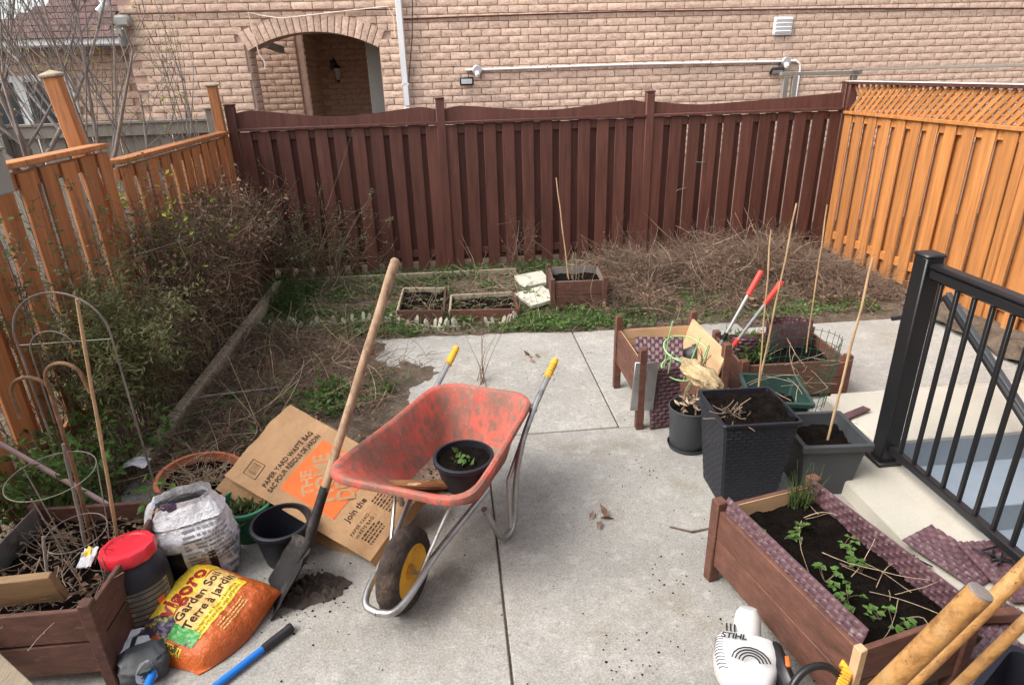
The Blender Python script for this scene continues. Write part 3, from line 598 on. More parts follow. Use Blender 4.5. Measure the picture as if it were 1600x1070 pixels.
# ================================================================== THINGS ON THE PATIO
def text(string, size, mapf, m, parent, name='lettering', align='CENTER', off=.002, bold=.0, xs=1.0):
    cu = bpy.data.curves.new('t', 'FONT'); cu.body = string; cu.size = size; cu.align_x = align; cu.align_y = 'CENTER'; cu.resolution_u = 3; cu.offset = bold; cu.fill_mode = 'FRONT'
    o = bpy.data.objects.new('t', cu); C.objects.link(o); dg = bpy.context.evaluated_depsgraph_get(); me = bpy.data.meshes.new_from_object(o.evaluated_get(dg))
    bpy.data.objects.remove(o); mb = MB(); mb.v = [tuple(mapf(v.co.x * xs, v.co.y, off)) for v in me.vertices]; mb.f = [tuple(p.vertices) for p in me.polygons]; mb.m = [0] * len(mb.f)
    bpy.data.meshes.remove(me); return mb.build(name, m, parent)
def printlines(rows, width, h, mapf, m, parent, off=.003):   # print too small to read: broken lines of word-length dashes
    mb = MB()
    for k in range(rows):
        x_ = -width / 2
        while x_ < width / 2 * rnd.uniform(.75, 1):
            w_ = rnd.uniform(.5, 2.2) * h; y_ = -k * h * 1.7
            mb.add([mapf(x_, y_ - h * .35, off), mapf(x_ + w_, y_ - h * .35, off), mapf(x_ + w_, y_ + h * .35, off), mapf(x_, y_ + h * .35, off)], [(0, 1, 2, 3)]); x_ += w_ + h * .45
    return mb.build('small_print', m, parent)
def soilbed(w, l, z, parent, M, amp=.02, seed=0, n=26, shape=None):
    mb = MB(); mb.grid(lambda u, v: M @ Vector(((u - .5) * w, (v - .5) * l, z + amp * (nz(u * w, v * l, seed, 9) + .6 * nz(u * w, v * l, seed + 4, 27)) + .5 * amp)), n, n); return mb.build('soil', m_pot, parent)
def crumbs(n, fn, size, m, name, parent=None):            # small angular clods
    base = np.array([(1, 0, 0), (-1, 0, 0), (0, 1, 0), (0, -1, 0), (0, 0, .8), (0, 0, -.8)], float); tr = np.array([(0, 2, 4), (2, 1, 4), (1, 3, 4), (3, 0, 4), (2, 0, 5), (1, 2, 5), (3, 1, 5), (0, 3, 5)])
    p = np.array([fn() for _ in range(n)]); s_ = rng.uniform(.35, 1, (n, 1, 1)) ** 2 * size
    v = p[:, None, :] + base[None] * s_ * rng.uniform(.6, 1.4, (n, 6, 3)); q = (tr[None] + np.arange(n)[:, None, None] * 6).reshape(-1, 3)
    x = NP(); x.add((v.reshape(-1, 3), q)); return x.build(name, m, parent, smooth=False)

# ------------------------------------------------------------------ wheelbarrow
WO = Vector((-.33, 2.36, 0)); wu = Vector((.43, .903, 0)).normalized(); wv = Vector((wu.y, -wu.x, 0))
def wb(a, b, z): return WO + wu * a + wv * b + Vector((0, 0, z))
def rloop(cs, r, z, n=7):
    out = []
    for i in range(4):
        p0 = Vector(cs[i - 1]); p = Vector(cs[i]); p1 = Vector(cs[(i + 1) % 4]); a = p + (p0 - p).normalized() * r; b = p + (p1 - p).normalized() * r
        for k in range(n + 1):
            t_ = k / n; q = a * (1 - t_) ** 2 + p * 2 * t_ * (1 - t_) + b * t_ ** 2; out.append((q.x, q.y))
        for k in range(1, 5):
            a2 = Vector(cs[(i + 1) % 4]) + (p - Vector(cs[(i + 1) % 4])).normalized() * r; q = b.lerp(a2, k / 5); out.append((q.x, q.y))
    return out
wbar = thing('wheelbarrow', 'muddy red wheelbarrow with a yellow rimmed wheel and yellow grips', 'wheelbarrow', WO, math.atan2(wu.y, wu.x))
rim = [(.02, -.375), (1.04, -.285), (1.04, .275), (.02, .325)]; flo = [(.40, -.20), (.90, -.19), (.90, .19), (.40, .18)]
def lp(t_, g, z):
    cs = [(r0[0] + (f0[0] - r0[0]) * t_, r0[1] + (f0[1] - r0[1]) * t_) for r0, f0 in zip(rim, flo)]; cx = sum(c[0] for c in cs) / 4; cy = sum(c[1] for c in cs) / 4
    cs = [(c[0] + math.copysign(g, c[0] - cx), c[1] + math.copysign(g, c[1] - cy)) for c in cs]
    return [wb(a, b, (z + .05 * (1 - t_) * ((.5 - a) if a < .5 else (a - .5) * .2)) + .004 * nz(a, b, z, 7)) for a, b in rloop(cs, .17 - .06 * t_, z)]
L = [lp(1.9, 0, .318), lp(1.15, 0, .317), lp(1, 0, .322), lp(.93, 0, .335), lp(.75, 0, .40), lp(.5, 0, .475), lp(.25, 0, .55), lp(.05, 0, .605), lp(.02, .004, .615), lp(0, .014, .62), lp(0, .026, .614), lp(0, .03, .60), lp(0, .027, .585), lp(.05, .012, .583), lp(.25, .008, .54), lp(.5, .008, .465), lp(.75, .008, .39), lp(.95, .008, .315), lp(1.1, 0, .30), lp(1.9, 0, .30)]
MB().loft(L, 0, True, True).build('tray', m_red, wbar)
m_mud = mat('dried_mud', (.20, .145, .105), .95, .35, 18, .6, 60, dirt=((.36, .20, .15), 22, .52, .64, .8), rand=0)
LM = [lp(1.9, 0, .3205), lp(1.15, 0, .3215), lp(1, -.004, .3275), lp(.93, -.0045, .3405), [p + Vector((0, 0, .02 * nz(p.x, p.y, 3, 14))) for p in lp(.86, -.003, .366)]]
MB().loft(LM, 0, True, False).build('mud_layer', m_mud, wbar)
wc = wb(0, 0, .195); tiltw = Matrix.Rotation(R(4), 3, wu)
Mw = Matrix.Translation(wc) @ (Matrix((wu, Vector((0, 0, 1)), wv)).transposed()).to_4x4()      # wheel plane u-z, axis v
wheel = MB(); prof = []
for k in range(17):
    a_ = 2 * math.pi * k / 16; prof.append((.152 + .047 * math.cos(a_), .054 * math.sin(a_)))
vs_ = []; n_ = 56; ty = MB()
for i in range(n_):
    th = 2 * math.pi * i / n_; lug = .0055 * ((i % 4) < 2)
    for (r_, z_) in prof[:-1]:
        e = lug * max(0, (r_ - .165) / .03); vs_.append(Mw @ Vector(((r_ + e + .003 * nz(math.cos(th), math.sin(th), z_ * 10, 5)) * math.cos(th), (r_ + e) * math.sin(th), z_)))
fs_ = [(i * 16 + j, ((i + 1) % n_) * 16 + j, ((i + 1) % n_) * 16 + (j + 1) % 16, i * 16 + (j + 1) % 16) for i in range(n_) for j in range(16)]
wo = ty.add(vs_, fs_).build('wheel', m_tyre, wbar)
rm = MB(); rm.lathe([(.088, -.026), (.128, -.040), (.135, -.044), (.135, .044), (.128, .046), (.118, .040), (.105, .028), (.088, .026)], 40, M=Mw); rm.build('rim', m_yel, wo)
hub = MB(); hub.lathe([(0, -.05), (.03, -.05), (.034, -.03), (.034, .03), (.03, .05), (0, .05)], 20, M=Mw); hub.build('hub', m_yel, wo)
for i in range(14):
    a_ = 2 * math.pi * i / 14; d0 = Vector((math.cos(a_), math.sin(a_), 0)); MB().tube([Mw @ (d0 * .03 + Vector((0, 0, .012))), Mw @ (d0 * .1 + Vector((0, 0, .02)))], [.008, .007], 6).build('spoke', m_yel, wo)
def sm(path, n=5):                                     # round off a polyline
    P = [Vector(p) for p in path]; out = [P[0]]
    for i in range(1, len(P) - 1):
        a = P[i].lerp(P[i - 1], min(.45, .07 / max(.01, (P[i] - P[i - 1]).length))); b = P[i].lerp(P[i + 1], min(.45, .07 / max(.01, (P[i] - P[i + 1]).length)))
        for k in range(n + 1): t_ = k / n; out.append(a * (1 - t_) ** 2 + P[i] * 2 * t_ * (1 - t_) + b * t_ ** 2)
    return out + [P[-1]]
rT = .0165
for s in (-1, 1):
    gp = wb(1.36, .325 * s, .70); g0 = wb(1.22, .318 * s, .655)
    hd = MB().tube(sm([gp, wb(1.0, .312 * s, .575), wb(.82, .305 * s, .48), wb(.70, .30 * s, .30), wb(.66, .30 * s, .05), wb(.59, .30 * s, .012), wb(.50, .29 * s, .04), wb(.40, .24 * s, .30)]), rT, 10).build('handle', m_zinc, wbar)
    q = (gp - g0).normalized(); MB().tube([g0, g0 + q * .004, g0 + q * .02, gp - q * .012, gp + q * .012, gp + q * .015], [.017, .024, .021, .0215, .019, .010], 12).build('grip', m_yel, hd)
    for k in range(5): MB().tube([g0 + q * (.03 + .022 * k), g0 + q * (.04 + .022 * k)], .0228, 12).build('grip_ring', m_yel, hd)
    MB().tube(sm([wb(.55, .20 * s, .31), wb(.1, .115 * s, .235), wb(-.16, .10 * s, .19), wb(-.235, .07 * s, .175), wb(-.245, .0, .172)]), rT, 10).build('frame_tube', m_zinc, wbar)
    MB().tube([wb(.23, .15 * s, .44), wb(.0, .082 * s, .197)], .009, 8).build('strut', m_zinc, wbar)
    MB().tube([wb(.98, .285 * s, .50), wb(.66, .27 * s, .30), wb(.60, .30 * s, .05)], .012, 8).build('leg_brace', m_zinc, wbar)
    MB().box(wb(1.0, .30 * s, .565), (.05, .05, .035), bev=.006).build('bracket', m_zinc, wbar)
MB().tube([wb(0, -.11, .195), wb(0, .11, .195)], .010, 8).build('axle', m_zinc, wbar)
def pot(name, label, cat, x, y, r0, r1, h, m, z=0, rim_w=.012, rim_h=.025, soil=None, tilt=None, group=None, seg=36, saucer=False):
    rot = Euler(tilt).to_matrix() if tilt else None
    t = thing(name, label, cat, (x, y, z), rot=rot); Mx = TM[t.name]['M']
    MB().lathe([(0, 0), (r0 * .97, 0), (r0, .006), (r0 + (r1 - r0) * .97, h - rim_h), (r1 + rim_w, h - rim_h + .002), (r1 + rim_w, h - .003), (r1 + rim_w * .6, h), (r1 - .004, h), (r1 - .006, h - rim_h), (r0 - .006, .02), (0, .02)], seg, M=Mx).build('body', m, t)
    if soil is not None:
        rs = r0 + (r1 - r0) * soil / h - .006; mb = MB()
        mb.grid(lambda u, v: Mx @ Vector((rs * v * math.cos(6.2832 * u), rs * v * math.sin(6.2832 * u), soil + .012 * nz(v * math.cos(6.2832 * u), v * math.sin(6.2832 * u), x, 7))), 28, 8, cu=True); mb.build('soil', m_pot, t)
    if saucer: MB().lathe([(0, .002), (r0 * 1.02, .002), (r0 * 1.12, .03), (r0 * 1.13, .03), (r0 * 1.04, 0), (0, 0)], seg, M=Mx).build('saucer', m, t)
    return t
pc = wb(.545, .075, .318)
t = pot('plant_pot', 'black nursery pot with a small green seedling inside the wheelbarrow', 'pot', pc.x, pc.y, .115, .145, .172, m_blkplas, z=.322, soil=.145)
x = NP(); pp = np.array([pc.x, pc.y, .465]) + rng.normal(size=(26, 3)) * (.035, .035, .012); x.add(leaves(pp, U(26, .03, .06), .3, .55, dirs=rng.normal(size=(26, 3)) + (0, 0, 1.0))); x.build('seedling', m_leaf, t)
MB().box(Vector((pc.x - .138, pc.y - .03, .455)), (.003, .018, .02), bev=.0005).build('plant_label', m_white, t)
t = tag(MB().tube([wb(.30, -.25, .42), wb(.33, -.17, .41), wb(.36, -.10, .40), wb(.42, -.03, .375), wb(.45, .02, .36)], [.014, .022, .025, .027, .02], 9).build('split_log', m_log), 'rotten split log with pale torn bark lying in the wheelbarrow', 'log')
t = tag(MB().tube([wb(.36, -.19, .365), wb(.40, -.12, .36), wb(.44, -.04, .352), wb(.47, .0, .35)], [.012, .022, .024, .014], 8).build('bark_piece', m_twigd), 'dark piece of bark under the split log in the wheelbarrow', 'bark')
crumbs(240, lambda: tuple(wb(rnd.uniform(.42, .86), rnd.uniform(-.17, .17), .324)), .008, m_pot, 'soil_crumbs', wbar)
# twig sticking up behind the wheelbarrow
x = NP(); p0 = np.tile(np.array([[.13, 4.62, .0]]), (9, 1)) + rng.normal(size=(9, 3)) * (.03, .03, 0); x.add(tubes(curly(p0, np.stack([U(9, -.35, .35), U(9, .1, .9), U(9, .5, 1)], 1), U(9, .3, .65), 7, .5), .004 * np.linspace(1, .3, 7)))
tag(x.build('cut_twigs', m_twigd), 'few dark bare cut twigs on the concrete behind the wheelbarrow', 'twigs')

# ------------------------------------------------------------------ shovel leaning on the wheelbarrow
tip = Vector((-.955, 2.31, .004)); top = Vector((-.30, 3.10, 1.46)); ax_ = (top - tip).normalized()
t = thing('shovel', 'old shovel with a worn wooden handle leaning on the wheelbarrow', 'shovel', tip)
E0, E1 = Vector((-1.035, 2.59, .004)), Vector((-.955, 2.315, .004)); S0, S1 = Vector((-.865, 2.64, .27)), Vector((-.775, 2.42, .26)); Sc = (S0 + S1) / 2
bnrm = (E1 - E0).cross(S0 - E0).normalized(); bnrm = -bnrm if bnrm.x > 0 else bnrm
def blade(u, v):
    s_ = (u - .5) * 2; p = E0.lerp(E1, u).lerp(S0.lerp(S1, u), v); up_ = ((S0 + S1) - (E0 + E1)).normalized()
    if v > .9: p = p.lerp(Sc, (v - .9) * 2.0 * abs(s_))
    return p - bnrm * (.040 * (1 - abs(s_) ** 2.5) * (.4 + .6 * v) + .004 * nz(u, v, 1, 6)) + up_ * (.012 * nz(u * 3, 0, 1, 1) * (1 - v)) - up_ * .02 * s_ * s_ * v
mb = MB(); mb.grid(blade, 20, 20); mb.grid(lambda u, v: blade(1 - u, v) - bnrm * .004, 20, 20); mb.build('blade', m_iron, t)
tip = Sc - bnrm * .03; ax_ = (top - tip).normalized(); nrm = Vector((0, 0, 0)); tip = tip - ax_ * .24
MB().tube([(E0 + E1) / 2 * .35 + Sc * .65 - bnrm * .035, Sc - bnrm * .036, tip + ax_ * .30, tip + ax_ * .36, tip + ax_ * .52], [.006, .020, .026, .025, .023], 12).build('socket', m_iron, t)
hp = [tip + ax_ * s_ + Vector((.004 * nz(s_, 1, 1, 3), .004 * nz(s_, 5, 1, 3), 0)) for s_ in np.linspace(.5, (top - tip).length, 14)]
MB().tube(hp + [hp[-1] + ax_ * .012], [.0215] * 8 + [.0215, .022, .0225, .023, .0245, .0235] + [.014], 14).build('handle', m_wood, t)

# ------------------------------------------------------------------ paper yard waste bag
A = Vector((-1.03, 3.46, .52)); B = Vector((-1.335, 3.08, .31)); Cc = Vector((-.53, 2.62, .03)); D = A + (Cc - B) * 1.0
D.z = .20
bag = thing('paper_bag', 'flattened brown paper yard waste bag with an orange logo leaning over the pots', 'paper bag', (-.7, 2.9, 0))
e1 = (A - B); e2 = (Cc - B); bn = e2.cross(e1).normalized(); 
if bn.z < 0: bn = -bn
def bagp(u, v, off=0.0):                                # u across (B to A), v from the open end to the base
    p = B.lerp(A, u).lerp(Cc.lerp(D, u), v)
    return p + bn * (off + .022 * math.sin(math.pi * u) * (1 - .3 * v) + .014 * nz(u * 1.3, v * 2.2, 3, 2.2) + .009 * (.5 - abs(nz(u * 1.2 + v * .5, v * 1.6, 8, 4.5))) + .005 * (.5 - abs(nz(u, v * 1.5, 2, 11))) + (.012 * abs(v - .72) / .28 if v > .72 else .012 * (.72 - v) * .6)) + (B - Cc).normalized() * (.012 * nz(u * 5, 1, 1, 1) * (1 - v))
mb = MB(); mb.grid(lambda u, v: bagp(u, v), 44, 70); mb.grid(lambda u, v: bagp(1 - u, v, -.004), 44, 70); mb.build('front_sheet', m_kraft, bag)
def back(u, v): 
    p = bagp(u, v) ; op = (1 - v); return p - bn * (.10 * min(1, v * 3 + .35) + .03 * op) + (B - Cc).normalized() * (.03 * op) + (B - A).normalized() * .065 * op - Vector((0, 0, .01))
mb = MB(); mb.grid(lambda u, v: back(u, v * .97), 16, 30); mb.grid(lambda u, v: back(1 - u, v * .97) - bn * .003, 16, 30); mb.build('back_sheet', m_kraft, bag)
def gus(u, v):                                          # folded side gusset under the near edge
    a = bagp(0, v); b = back(0, v * .97); m_ = a.lerp(b, .5) + (A - B).normalized() * .07
    return a.lerp(m_, u * 2) if u < .5 else m_.lerp(b, u * 2 - 1)
MB().grid(gus, 8, 24).build('gusset', m_kraft, bag)
def bot(u, v):
    a = bagp(v, 1); b = back(v, .97); m_ = a.lerp(b, .5) - e2.normalized() * -.05; return a.lerp(m_, u * 2) if u < .5 else m_.lerp(b, u * 2 - 1)
MB().grid(bot, 8, 12).build('base_fold', m_kraft, bag)
LW, LV = e1.length, e2.length
def bt(u0, v0, rot=0.0):
    c_, s_ = math.cos(rot), math.sin(rot)
    return lambda x, y, off: bagp(u0 + (x * c_ - y * s_) / LW, v0 - (x * s_ + y * c_) / LV, off)
text('PAPER YARD WASTE BAG', .040, bt(.47, .235), m_ink, bag, bold=.0008, xs=.86, off=.003); text('SAC POUR RÉSIDUS DE JARDIN', .040, bt(.47, .282), m_ink, bag, bold=.0008, xs=.74, off=.003)
mb = MB(); q0 = bt(.5, .505); hq = .178
mb.grid(lambda u, v: q0((u - .5) * 2 * hq, (v - .5) * 2 * hq, .002), 12, 12); mb.build('logo_square', m_logo, bag)
r45 = R(45)
text('THE', .085, (lambda g: lambda x, y, o: g(x - .01, y + .105, o))(bt(.5, .505, r45)), m_kraft, bag, bold=.003, off=.0045); text('HOME', .125, (lambda g: lambda x, y, o: g(x, y + .015, o))(bt(.5, .505, r45)), m_kraft, bag, bold=.005, xs=.86, off=.0045)
text('DEPOT', .125, (lambda g: lambda x, y, o: g(x, y - .085, o))(bt(.5, .505, r45)), m_kraft, bag, bold=.005, xs=.80, off=.0045)
text('Join the', .05, bt(.36, .755), m_ink, bag, bold=.0008, off=.003)
text('PAPER YARD', .026, bt(.25, .83), m_ink, bag, off=.003); text('WASTE BAG', .026, bt(.25, .862), m_ink, bag, off=.003)
printlines(4, .12, .011, bt(.25, .89), m_ink, bag); printlines(7, .12, .011, bt(.62, .80), m_ink, bag)
mb = MB(); fr = bt(.20, .12)
for (x0, x1, y0, y1) in [(-.045, .045, .040, .044), (-.045, .045, -.044, -.040), (-.045, -.042, -.044, .044), (.042, .045, -.044, .044)] + [(-.03 + .008 * i, -.03 + .008 * i + rnd.choice((.002, .004)), -.026, .026) for i in range(8)]:
    mb.add([fr(x0, y0, .003), fr(x1, y0, .003), fr(x1, y1, .003), fr(x0, y1, .003)], [(0, 1, 2, 3)])
mb.build('printed_box', m_ink, bag)

# ------------------------------------------------------------------ pots behind the paper bag
t = pot('plant_pot', 'green plastic pot with weeds beside the white soil sack', 'pot', -1.215, 2.975, .10, .135, .215, m_green2, soil=.15)
x = NP(); n = 120; pp = np.stack([-1.215 + rng.normal(size=n) * .05, 2.975 + rng.normal(size=n) * .05, np.full(n, .16)], 1); x.add(leaves(pp, U(n, .03, .075), .2, .25, dirs=rng.normal(size=(n, 3)) * .8 + (0, 0, .8))); x.build('weeds', m_leafd, t)
pot('plant_pot', 'empty black plastic pot behind the shovel blade', 'pot', -.975, 2.755, .105, .14, .23, m_blkplas, soil=.06)
t = pot('terracotta_pot', 'broken terracotta bowl full of dead straw behind the white soil sack', 'pot', -1.60, 3.36, .16, .235, .15, m_terra, soil=.11, rim_w=.02, rim_h=.035, tilt=(.05, .12, 0))
x = NP(); n = 160; p0 = np.stack([-1.60 + rng.normal(size=n) * .10, 3.36 + rng.normal(size=n) * .09, U(n, .11, .17)], 1); x.add(tubes(curly(p0, rng.normal(size=(n, 3)) * (1, 1, .3), U(n, .1, .22), 5, .9), .0022)); x.build('dead_straw', m_straw, t)

# ------------------------------------------------------------------ white soil sack
def sack(w, d, h, pos, rz, seed, lean=(0, 0), wr=1.0):
    Mx = Matrix.Translation(pos) @ Matrix.Rotation(rz, 4, 'Z') @ Matrix.Rotation(lean[0], 4, 'X') @ Matrix.Rotation(lean[1], 4, 'Y')
    def fn(u, v, off=0.0):
        v = max(0.0, v)
        a = 2 * math.pi * u; c_, s_ = math.cos(a), math.sin(a); ex = .62
        px = math.copysign(abs(c_) ** ex, c_); py = math.copysign(abs(s_) ** ex, s_)
        k = (.86 + .20 * math.sin(math.pi * min(1, v * 1.25)) ** .7) if v < .8 else (1.0 - (v - .8) * .9)
        if v < .08: k *= .80 + .2 * (v / .08) ** .5
        q = Vector((px * (w / 2 * k * (1 if v < .8 else 1 - (v - .8) * .9) + off), py * (d / 2 * k * (1 if v < .68 else 1 - (v - .68) * 2.1) + off) + (.05 * (v - .68) if v > .68 else 0), h * v))
        wv_ = wr * (.012 * nz(c_ * 1.5, s_ * 1.5, v * 5 + seed, 1.6) + .007 * nz(c_ * 2.5, s_ * 2.5, v * 12 + seed, 2.2))
        q += Vector((px, py, .2)) * wv_; return Mx @ q
    return fn, Mx
sp = (-1.36, 2.71, 0); fn, Mx = sack(.34, .26, .46, sp, R(16), 2, (.05, -.06))
t = thing('soil_sack', 'open white plastic soil sack with grey print standing by the planter', 'sack', sp)
mb = MB(); mb.grid(lambda u, v: fn(u, v * .98), 72, 44, cu=True)
def flap(u, v):                                         # collar folded outward at the mouth
    p = fn(u, .98); c = Mx @ Vector((0, 0, .45)); o = (p - c); k = 1 + .55 * v * max(0, .3 + math.cos(6.28 * (u - .56)))  ; return c + Vector((o.x * k, o.y * k, o.z + .05 * math.sin(v * 2.6) - .13 * v * v * (1.1 + math.sin(6.28 * u + 3.6))))
mb.grid(lambda u, v: flap(u, v) + Vector((0, 0, .012 * nz(u * 9, v * 3, 1, 1.3))), 72, 8, cu=True); mb.build('film', m_wplas, t)
mb = MB(); c0 = Mx @ Vector((0, 0, .40)); mb.grid(lambda u, v: c0.lerp(fn(u, .86, -.01), v) + Vector((0, 0, .02 * nz(u * 5, v * 5, 1, 1.5))), 30, 5, cu=True); mb.build('soil', m_pot, t)
def sk(u0, v0): return lambda x, y, off: fn((u0 + x / .95) % 1.0, v0 + y / .46, .004 + off)
m_gink = mat('grey_ink', (.19, .20, .23), .5, .1, 9, 0, rand=0)
printlines(10, .17, .013, sk(.83, .80), m_gink, t, off=.002); printlines(4, .10, .03, sk(.90, .42), m_gink, t, off=.002)
mb = MB(); g = sk(.785, .28); mb.grid(lambda u, v: g((u - .5) * .025, (v - .5) * .19, .002), 3, 8); mb.build('black_stripe', m_black, t)
mb = MB(); g = sk(.69, .30); mb.grid(lambda u, v: g((u - .5) * .075, (v - .5) * .24, .002), 6, 14); mb.build('black_panel', m_black, t)
mb = MB(); g = sk(.78, .84); mb.grid(lambda u, v: flap(.62 + .12 * u, .15 + .6 * v) + Vector((0, 0, .006 + .012 * nz(u * 9, v * 3, 1, 1.3))), 8, 5); mb.build('printed_patch', m_flow, t)

# ------------------------------------------------------------------ black jug with red lid
jm = Matrix.Translation((-1.52, 2.40, .0)) @ Euler((-.06, -.04, 0)).to_matrix().to_4x4()
t = thing('storage_jug', 'black plastic jug with a red screw lid and grey label', 'jug', (-1.52, 2.40, 0)); 
MB().lathe([(0, 0), (.120, 0), (.132, .012), (.135, .05), (.135, .25), (.130, .30), (.113, .335), (.100, .352), (.098, .385), (0, .385)], 40, M=jm).build('body', m_blkplas, t)
prof = [(.107, .362), (.110, .366), (.110, .408), (.104, .418), (.085, .421), (.08, .415), (0, .413)]; mb = MB(); vs_ = []
for (r_, z_) in prof:
    for j in range(48): a_ = 2 * math.pi * j / 48; e = .004 * (1 if (j % 4) < 2 else 0) if r_ > .1 else 0; vs_.append(jm @ Vector(((r_ + e) * math.cos(a_), (r_ + e) * math.sin(a_), z_)))
mb.add(vs_, [(i * 48 + j, i * 48 + (j + 1) % 48, (i + 1) * 48 + (j + 1) % 48, (i + 1) * 48 + j) for i in range(6) for j in range(48)]); mb.build('lid', m_redlid, t)
def jl(a0): return lambda x, y, off: jm @ Vector(((.1355 + off) * math.cos(a0 + x / .135), (.1355 + off) * math.sin(a0 + x / .135), .165 + y))
g = jl(R(-52)); mb = MB(); mb.grid(lambda u, v: g((u - .5) * .22, (v - .5) * .17, .001), 16, 4); lab_ = mb.build('label', m_label, t)
for i in range(6): mb = MB(); mb.grid(lambda u, v: g((u - .5) * .2, .07 - .026 * i + (v - .5) * .006, .002), 12, 1); mb.build('label_line', m_ink, lab_)
mb = MB(); mb.grid(lambda u, v: g(.05 + (u - .5) * .03, -.01 + (v - .5) * .05, .003), 4, 2); mb.build('label_patch', m_logo, lab_)

# ------------------------------------------------------------------ orange garden soil bag
bc = Vector((-1.245, 2.335, .03)); rr_ = Vector((.42, .88, .22)).normalized(); dd_ = Vector((.90, -.42, -.10)); dd_ = (dd_ - rr_ * dd_.dot(rr_)).normalized(); bn2 = dd_.cross(rr_)
if bn2.z < 0: bn2 = -bn2
t = thing('soil_bag', 'orange and yellow printed garden soil bag lying against the jug', 'sack', (bc.x, bc.y, 0))
WR, WD = .47, .49
def gb_(x, y, off=0.0, up=1):                           # x along reading direction, y towards letter tops (metres)
    u = x / (WR / 2); v = y / (WD / 2); au = min(1, abs(u)); av = min(1, abs(v))
    prf = ((1 - au ** 3.2) * (1 - av ** 3.2)); z_ = .135 * prf ** .55 if up > 0 else -.05 * prf ** .5
    pin = 1 - .30 * max(0, -u) ** 2 ; 
    p = bc + rr_ * x + (-dd_) * y * pin + bn2 * (z_ + off)
    p += bn2 * (.016 * nz(x, y, 1, 9) + .013 * (.4 - abs(nz(x * 1.4, y * .8, 5, 13))) + .004 * nz(x * 2, y, 7, 40)) * (.4 + .6 * prf) + rr_ * .012 * nz(y, 3, 1, 9) * au
    p.z = max(p.z, .004 + .003 * (up > 0)); return p
mb = MB(); mb.grid(lambda u, v: gb_((u - .5) * WR, (v - .5) * WD), 80, 80); mb.grid(lambda u, v: gb_((.5 - u) * WR, (v - .5) * WD, 0, -1), 24, 24); mb.build('film', m_bagor, t)
def patch(name, m, poly_fn, n1, n2, off): mb = MB(); mb.grid(lambda u, v: gb_(*poly_fn(u, v), off), n1 * 2, n2 * 2); return mb.build(name, m, t)
patch('yellow_panel', m_bagyl, lambda u, v: (-.11 + .315 * u + .02 * math.sin(v * 7), .055 + .16 * v + .01 * math.sin(u * 9)), 26, 14, .0025)
patch('gold_panel', m_baggo, lambda u, v: (-.115 + .31 * u, -.075 + .13 * v), 26, 14, .0025)
patch('small_print_panel', m_bagyl, lambda u, v: (-.125 + .30 * u, -.125 + .05 * v), 26, 6, .0025)
patch('green_band', m_baggr, lambda u, v: (-.165 + .06 * u, -.12 + .17 * v), 8, 14, .0032)
patch('flower_print', m_flow, lambda u, v: (-.185 + .085 * u + .02 * math.sin(v * 5), .03 + .165 * v), 10, 18, .0036)
patch('orange_badge', m_bagyl, lambda u, v: (-.205 + .028 * u, -.075 + .11 * v), 5, 10, .003)
gm = lambda x0, y0: (lambda x, y, off: gb_(x0 + x, y0 + y, off))
text('vigoro', .115, gm(.03, .105), m_redink, t, bold=.004, xs=.86, off=.005); text('Garden Soil', .062, gm(.035, .022), m_ink, t, bold=.0012, off=.005, xs=.9); text('Terre à jardin', .062, gm(.035, -.040), m_ink, t, bold=.0012, off=.005, xs=.85)
text('Perfect for All Types of Gardening', .018, gm(.02, -.088), m_ink, t, off=.005); text('Idéal pour tous les types de jardins', .018, gm(.02, -.108), m_ink, t, off=.005)
rotm = lambda x, y, off: gb_(-.192 - y * 1.0, -.02 + x, off); text('Vigoro', .036, rotm, m_ink, t, bold=.001, off=.005)
printlines(3, .16, .008, gm(.03, -.150), m_baggo, t, off=.004)
# white film scrap with a black bar beside it
t = thing('film_scrap', 'scrap of white plastic film with a black bar under the orange bag', 'plastic scrap', (-1.50, 2.17, 0))
q = lambda u, v: Vector((-1.545 + .17 * u + .02 * v, 2.12 + .13 * v + .03 * u, .10 - .02 * u + .025 * nz(u * 3, v * 3, 1, 1)))
mb = MB(); mb.grid(q, 10, 8); mb.grid(lambda u, v: q(1 - u, v) - Vector((0, 0, .003)), 10, 8); mb.build('film', m_wplas, t)
mb = MB(); mb.grid(lambda u, v: q(.28 + .12 * u, .06 + .88 * v) + Vector((0, 0, .002)), 3, 8); mb.build('black_bar', m_black, t)
# dark bag with oval badge
t = thing('dark_sack', 'dark grey plastic sack with a pale oval badge under the orange bag', 'sack', (-1.42, 2.10, 0)); fn2, M2 = sack(.18, .15, .13, (-1.41, 2.10, 0), R(20), 5, wr=.6)
mb = MB(); mb.grid(lambda u, v: fn2(u, v), 40, 16, cu=True); mb.add([fn2(i / 40, 1) for i in range(40)], [tuple(range(40))]); mb.build('film', m_gryplas, t)
g = lambda x, y, off: fn2((.765 + x / .5), .5 + y / .13, .006 + off)
mb = MB(); mb.add([g(.018 * math.cos(6.2832 * k / 24), .045 * math.sin(6.2832 * k / 24), .0) for k in range(24)], [tuple(range(24))]); mb.build('badge', m_alu, t)
text('Fafard', .022, lambda x, y, off: g(-y, x, .003), m_grnplas, t, bold=.0006)
